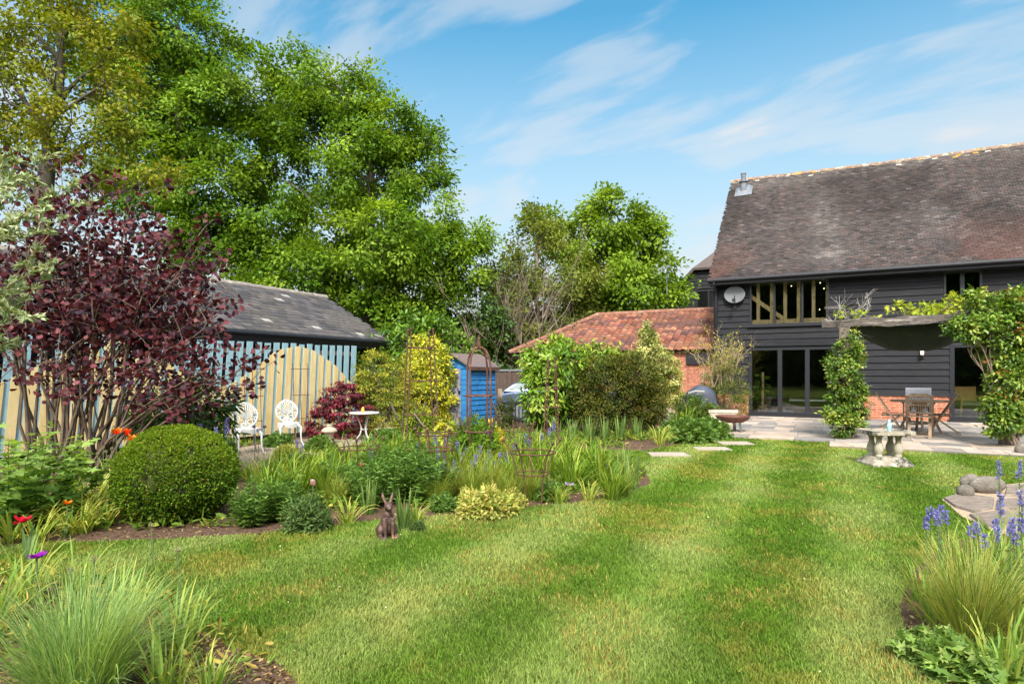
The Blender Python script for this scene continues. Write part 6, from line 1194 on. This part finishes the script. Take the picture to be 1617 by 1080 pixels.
place(p, [(1090,698,1.25,'broad mound of fresh green lobed leaves at the patio corner'), (1120,692,1.15,'green lobed mound spilling against the patio edge'), (1065,694,1.0,'green lobed mound left of the one at the patio corner'), (700,806,.45,'small lobed green clump at the lawn edge below the grasses'), (870,790,.5,'small lobed green clump at the front support'), (340,720,.9,'green lobed mound on the gravel behind the clipped ball'), (610,705,.9,'green lobed mound at the foot of the terracotta pots'), (505,712,.7,'green lobed mound left of the stone lantern'), (440,705,.7,'green lobed mound between the two white chairs')], group='lobed green mounds')
p = leafy_clump('mugwort_clump', 'plant', 60, .80, .62, .13, .75, 24, [(.12, .22, .075), (.15, .26, .09), (.085, .165, .055), (.21, .32, .12)], 'p', LEAF, .3, .15, (.30, .40, .20))
place(p, [(12,838,1.12,'big fresh green ferny-leaved clump at the left edge of the border')])
o = strap_clump('feather_grass', 'ornamental grass', 1500, .66, .0062, (.02, .95), (.25, 1.5), [(.15, .26, .15), (.21, .32, .20), (.11, .20, .10), (.29, .37, .23)], (.38, .41, .26), .17, .25, .1, 6); place(o, [(125,1104,.86,'large soft blue-green grass tuft filling the near left corner')])
o2 = strap_clump('feather_grass', 'ornamental grass', 1000, .66, .0058, (.02, .9), (.15, 1.1), [(.15, .23, .09), (.20, .27, .11), (.115, .185, .065), (.29, .30, .14), (.20, .16, .08)], (.44, .40, .19), .10, .3, .1, 6); place(o2, [(1535,1030,.92,'straw-tinted grass tuft in the near right bed')])
p = strap_clump('narcissus_foliage', 'plant', 52, .50, .019, (.05, .8), (.4, 1.9), [(.14, .24, .085), (.19, .29, .11), (.10, .185, .06), (.28, .33, .13)], (.50, .44, .18), .10, .3)
place(p, [(40,955,.85,'bulb leaves behind the near grass tuft, left part'), (200,985,.75,'bulb leaves behind the near grass tuft, right part'), (120,945,.75,'bulb leaves at the lawn edge behind the near grass tuft'), (285,1030,.75,'broad yellow bulb leaves at the right of the near grass tuft'), (-20,1010,.9,'bulb leaves cut by the left frame edge'), (330,1100,.55,'low bulb leaves on bare soil at the lower left'), (1600,940,1.0,'bulb leaves under the right-hand spikes'), (1560,905,.95,'bulb leaves behind the straw-tinted grass'), (1480,985,.75,'curved yellowing leaves at the lawn edge of the near right bed'), (1620,1040,1.0,'bulb leaves cut by the right frame edge'), (1585,1085,.8,'broad yellow bent bulb leaves at the bottom right'), (1500,900,.7,'bulb leaves under the leftmost spikes of the right bed'), (1635,880,1.0,'tall bulb leaves at the right frame edge behind the others'),(260,1095,.7,'bulb leaves at the foot of the near grass tuft'),(-120,1060,1.0,'bulb leaves at the lower left corner'),(1570,955,1.05,'bulb leaves right of the straw-tinted grass'),(1610,990,1.0,'bulb leaves at the right edge below the purple flower'),(1545,930,.95,'bulb leaves around the magenta-purple flower'),(1640,950,1.1,'tall bulb leaves half out of frame at right'),(1455,950,.6,'small bulb leaves leaning over the lawn at the right bed')], group='bulb foliage in the near beds')
p = mound('lady_mantle', 'plant', .17, .13, 420, .06, .95, [(.15, .24, .10), (.19, .29, .13), (.11, .19, .075), (.27, .35, .18)], 'p')
place(p, [(1480,1050,1.0,'low pale green lobed plant on the edge of the near right bed'), (1530,1075,1.0,'low lobed plant at the very bottom right'), (1575,1060,.9,'low lobed plant under the bent yellow leaves')], group='low lobed plants near right')
# leafy ground cover that closes the gaps between the clumps
def cover():
    BP = [(p.x, p.y) for p in BED_MAIN]; n = 26000; x = rng.uniform(-6.2, 5, n*3); y = rng.uniform(5.2, 14.5, n*3); k = in_poly(x, y, BP) & (fnoise(x*1.7, y*1.7, 15) > .40) & ~in_poly(x, y, [(p.x, p.y) for p in GRAVEL])
    edge = np.array([min((Vector((a, b, 0))-c).length for c in BED_MAIN[:20]) if b < 8 else 9 for a, b in zip(x, y)]) if False else None
    k &= in_poly(x, y-.32, BP); x, y = x[k][:n], y[k][:n]; n = len(x); h = .16*fnoise(x*2, y*2, 8)*rng.random(n); D = rng.normal(size=(n, 3)); D[:, 2] = np.abs(D[:, 2])*.8
    o = fol('ground_cover', [leaves(np.stack([x, y, h+.01], 1), D, rng.uniform(.04, .13, n), rng.uniform(.015, .04, n), pal(n, [(.09, .16, .035), (.13, .20, .05), (.06, .11, .025), (.22, .25, .07), (.30, .27, .10)], .2, [.3, .25, .25, .13, .07]), 'l', .2)], LEAF); o['kind'] = 'stuff'
cover()
def near_cover():
    x = rng.uniform(-3.6, 3.6, 9000); y = rng.uniform(2.2, 4.6, 9000); k = (in_poly(x, y-.12, [(p.x, p.y) for p in BED_NEAR]) & (x < -1.15)) | (in_poly(x-.1, y, [(p.x, p.y) for p in BED_RIGHT]) & (x > 2.35)); x, y = x[k], y[k]; n = len(x); h = .13*rng.random(n)**1.5; D = rng.normal(size=(n, 3)); D[:, 2] = np.abs(D[:, 2])*.7
    fol('ground_cover', [leaves(np.stack([x, y, h+.01], 1), D, rng.uniform(.03, .09, n), rng.uniform(.008, .022, n), pal(n, [(.12, .19, .05), (.17, .24, .07), (.08, .13, .03), (.34, .32, .12), (.36, .26, .12)], .2), 'l', .2)], LEAF)['kind'] = 'stuff'
near_cover()
# ------------------------------------------------------------ flowers
BLUE = [(.21, .20, .52), (.29, .28, .62), (.16, .15, .40), (.38, .36, .68)]
def spike(label, head, Y, s=1.0, cols=BLUE, group='blue flower spikes', hl=.16):
    hd = P(head[0], head[1], Y); base = Vector((hd.x+random.uniform(-.03, .03), hd.y, 0)); z = hd.z+hl*s*.4; t = thing('flower_spike', label, 'flower', base, 0, group)
    m = MB(); tp = hd-base; tp.z = z; m.tube([(0, 0, 0), tp*.5+Vector((.01, 0, 0)), tp], [.005, .004, .0025], 5); m.build('stem', M_STEM, t)
    n = 34; f = np.sort(rng.random(n)); az = rng.uniform(0, 6.28, n); pz = z-hl*s+hl*s*f; r = .012+.020*s*(1-f*.6); p = np.stack([tp.x*pz/z+np.cos(az)*r*.3, tp.y*pz/z+np.sin(az)*r*.3, pz], 1); D = np.stack([np.cos(az), np.sin(az), .2+.5*f], 1)
    P_ = []; C_ = []; Dn = []
    for k in range(4): Dn.append(D+rng.normal(size=(n, 3))*.65); P_.append(p); C_.append(pal(n, cols, .15))
    N_ = 4*n; fol('flower_head', [leaves(np.concatenate(P_), np.concatenate(Dn), .030*s*rng.uniform(.7, 1.2, N_), .011*s, np.concatenate(C_), 'q', .2)], PETAL, t)
    k = 26; f = rng.random(k); az = rng.uniform(0, 6.28, k); pz = (z-hl*s)*(.25+.75*f); p = np.stack([tp.x*pz/z, tp.y*pz/z, pz], 1); D = np.stack([np.cos(az), np.sin(az), .35+0*az], 1)
    fol('foliage', [leaves(p, D, .045*s, .008, pal(k, BLU, .15), 'l')], LEAF, t)
M_STEM = M_plain('green_stem', (.09, .15, .05), .7)
G1 = 'blue flower spikes beside the square obelisk'
for i, (hx, hy, Y) in enumerate([(688,692,8.6),(711,694,8.7),(703,699,8.4),(663,720,8.0),(680,726,7.9),(692,716,8.2),(701,722,8.0),(679,740,7.4),(689,742,7.3),(700,736,7.6),(693,747,7.2),(704,733,7.7),(712,748,7.2),(660,705,8.5)]): spike('violet-blue flower spike in the drift beside the square rusty obelisk', (hx, hy), Y, .85, group=G1)
for hx, hy, Y in [(670,735,7.5),(656,745,7.2),(722,705,8.2),(730,722,7.8),(666,752,7.0),(718,735,7.4)]: spike('violet-blue flower spike in the drift beside the square rusty obelisk', (hx, hy), Y, .85, group=G1)
G2 = 'blue flower spikes around the arched obelisk'
for hx, hy, Y in [(758,710,8.0),(752,725,7.6),(772,718,7.8),(770,730,7.4),(790,722,7.8),(745,735,7.3)]: spike('violet-blue flower spike around the foot of the arched obelisk', (hx, hy), Y, .8, group=G2)
for hx, hy, Y in [(735,712,8.2),(748,700,8.6),(765,745,7.2),(782,735,7.4),(800,720,8.2),(726,748,7.0),(778,705,8.6)]: spike('violet-blue flower spike around the foot of the arched obelisk', (hx, hy), Y, .75, group=G2)
G3 = 'blue flower spikes by the wire tower'
for hx, hy, Y in [(868,680,10.2),(855,690,10),(835,700,9.2),(812,708,8.8),(874,672,10.8),(830,692,9.6)]: spike('pale blue flower spike between the back support and wire tower', (hx, hy), Y, .9, group=G3)
spike('single blue spike growing through the middle flared support', (586,718), 7.6, .9, group='single blue spikes')
G4 = 'blue flower spikes near the white chairs'
for hx, hy, Y in [(462,718,9.0),(475,716,9.2),(480,726,8.8),(469,700,9.8),(477,707,9.4)]: spike('blue flower spike at the gravel edge right of the nearer white chair', (hx, hy), Y, .8, group=G4)
for hx, hy, Y, lab in [(358,672,7.2,'tall blue spike just left of the nearer white chair'),(340,686,6.9,'blue spike above the right shoulder of the clipped ball'),(316,680,7.4,'small blue spike above the clipped ball')]: spike(lab, (hx, hy), Y, 1.05, group='blue flower spikes behind the clipped ball', hl=.2)
G5 = 'blue flower spikes left in the near right bed'
for hx, hy, Y in [(1468,808,4.0),(1477,812,3.95),(1486,806,4.05),(1493,814,3.9),(1463,824,3.8),(1481,818,3.85)]: spike('blue flower head in the tight bunch left of the flagstones', (hx, hy), Y, .62, group=G5, hl=.12)
G6 = 'blue flower spikes right in the near right bed'
for hx, hy, Y in [(1533,838,3.7),(1542,833,3.75),(1572,826,3.8),(1576,842,3.6),(1598,826,3.8),(1596,838,3.6),(1604,848,3.5),(1555,853,3.5),(1612,828,3.6)]: spike('blue flower head in the scattered bunch above the straw-tinted grass', (hx, hy), Y, .62, group=G6, hl=.12)
for hx, hy, Y, lab in [(1580,794,4.2,'tall blue spike standing before the oblong boulder'),(1577,738,5.4,'tall blue spike behind the boulder with its head against the lawn'),(1609,738,5.2,'tall blue spike near the right frame edge, head against the lawn'),(1612,790,4.4,'tall blue spike at the right frame edge over the flagstones')]: spike(lab, (hx, hy), Y, .8, group='tall blue spikes by the boulders', hl=.2)
def tulip(label, head, Y, cols, s=1.0, openn=.5, name='tulip', cat='flower', group=None):
    hd = P(head[0], head[1], Y); base = Vector((hd.x+random.uniform(-.04, .04), hd.y, 0)); t = thing(name, label, cat, base, 0, group); tp = hd-base; tp.z -= .03*s
    m = MB(); m.tube([(0, 0, 0), tp*.5+Vector((.015, 0, 0)), tp], [.005, .0045, .004], 6); m.build('stem', M_STEM, t)
    n = 7; az = np.arange(n)*2*math.pi/n+rng.random(); a = rng.uniform(.6, 1.2, n)*openn; B = np.tile(np.array(tp), (n, 1)); v, fs, c = straps(B, az, .075*s*rng.uniform(.9, 1.1, n), .052*s, a*1.5, -a*1.5, pal(n, cols[:1], .08), pal(n, cols[1:], .08), 5, .3)
    link('petals', npmesh('petals', v, fs, c, True), PETAL, t)
    for k in range(3):
        v, fs, c = straps(np.zeros((1, 3)), rng.uniform(0, 6.28, 1), .26*s*rng.uniform(.7, 1.1, 1), .04*s, .3, .8, pal(1, BLU, .1)); link('leaf', npmesh('leaf', v, fs, c, True), LEAF, t)
OR = [(.85, .12, .015), (.85, .42, .04), (.8, .30, .03)]
tulip('orange and yellow tulip on the left of the row above the clipped ball', (184,680), 6.9, OR, 1.35, .75, group='orange tulips'); tulip('closed scarlet-orange tulip, second of the row above the clipped ball', (201,683), 6.95, [(.8, .06, .015), (.85, .16, .03)], 1.2, .35, group='orange tulips')
tulip('wide open yellow-orange tulip, third of the row above the clipped ball', (211,689), 6.8, OR, 1.4, .95, group='orange tulips'); tulip('open orange tulip nearest the top of the clipped ball', (226,687), 6.85, OR, 1.4, 1.0, group='orange tulips')
tulip('big crimson poppy drooping at the front of the ferny clump', (34,818), 4.55, [(.50, .004, .02), (.62, .01, .04)], 1.05, 1.0, 'poppy'); tulip('open purple tulip alone over the lawn at the near left', (58,874), 3.3, [(.20, .006, .28), (.34, .02, .42)], .82, 1.1)
tulip('small orange poppy on the right side of the ferny clump', (106,792), 5.2, [(.8, .22, .01), (.85, .32, .02)], .7, .8, 'poppy'); tulip('pink tulip in front of the middle flared support', (571,735), 7.4, [(.6, .03, .12), (.7, .09, .2)], .95, .5); tulip('pale pink tulip above the grey sage mound', (494,762), 6.4, [(.75, .45, .42), (.75, .6, .56)], .9, .4)
tulip('white and blue iris flower right of the front rusty support', (899,763), 6.7, [(.7, .62, .58), (.35, .32, .72)], 1.0, 1.0, 'iris_flower'); tulip('dark purple iris flower near the tip of the border', (953,734), 7.6, [(.03, .015, .05), (.05, .02, .09)], .9, .9, 'iris_flower'); tulip('orange wallflower bloom deep in the far border', (588,752), 7.2, [(.7, .2, .03), (.8, .3, .04)], .5, .7, 'wallflower')
def allium(label, head, Y, col, r=.03, group=None, name='allium'):
    hd = P(head[0], head[1], Y); base = Vector((hd.x+random.uniform(-.02, .02), hd.y, 0)); t = thing(name, label, 'flower', base, 0, group); tp = hd-base
    m = MB(); m.tube([(0, 0, 0), tp*.6+Vector((.01, 0, 0)), tp], [.005, .004, .0035], 5); m.build('stem', M_STEM, t); n = 70; d = ball_pts(n); fol('flower_head', [leaves(np.array(tp)+d*r*.35, d, r*.8, r*.35, pal(n, [col], .2), 'q')], PETAL, t)
for hx, hy, lab in ((401,674,'purple allium ball left of two more before the fence'), (408,679,'dark purple allium ball lowest of the three before the fence'), (418,674,'purple allium ball right of the others before the fence')): allium(lab, (hx, hy), 9.8, (.16, .02, .16), .028, 'purple alliums by the white chair')
allium('bright violet allium in front of the arched obelisk', (769,684), 8.4, (.40, .10, .55), .045); allium('magenta-purple round flower in the near right bed', (1552,928), 3.3, (.30, .02, .34), .026)
BUD = (.34, .33, .16)
for i, (hx, hy, Y) in enumerate([(102,712,6.6),(121,716,6.5),(128,706,6.8),(134,718,6.4),(154,716,6.5),(163,707,6.8),(176,708,6.8),(168,713,6.6)]): allium('pale seed-head bud on a bare stem under the smoke bush', (hx, hy), Y, BUD, .016, 'bud stems under the smoke bush', 'seed_head')
for hx, hy, Y, lab in ((280,868,3.4,'pale round bud on a stem alone over the lawn'), (238,828,4.4,'forked bud stem in front of the clipped ball'), (148,882,3.1,'thin bent bud stem over the near bed, left one'), (112,900,3.0,'short brown bud over the near bed'), (629,741,6.7,'round pale bud on a tall stem behind the hare'), (1561,893,3.6,'pale bud at the lawn side of the flagstone circle')): allium(lab, (hx, hy), Y, BUD, .017, None, 'seed_head')
print('objects', len(bpy.data.objects))
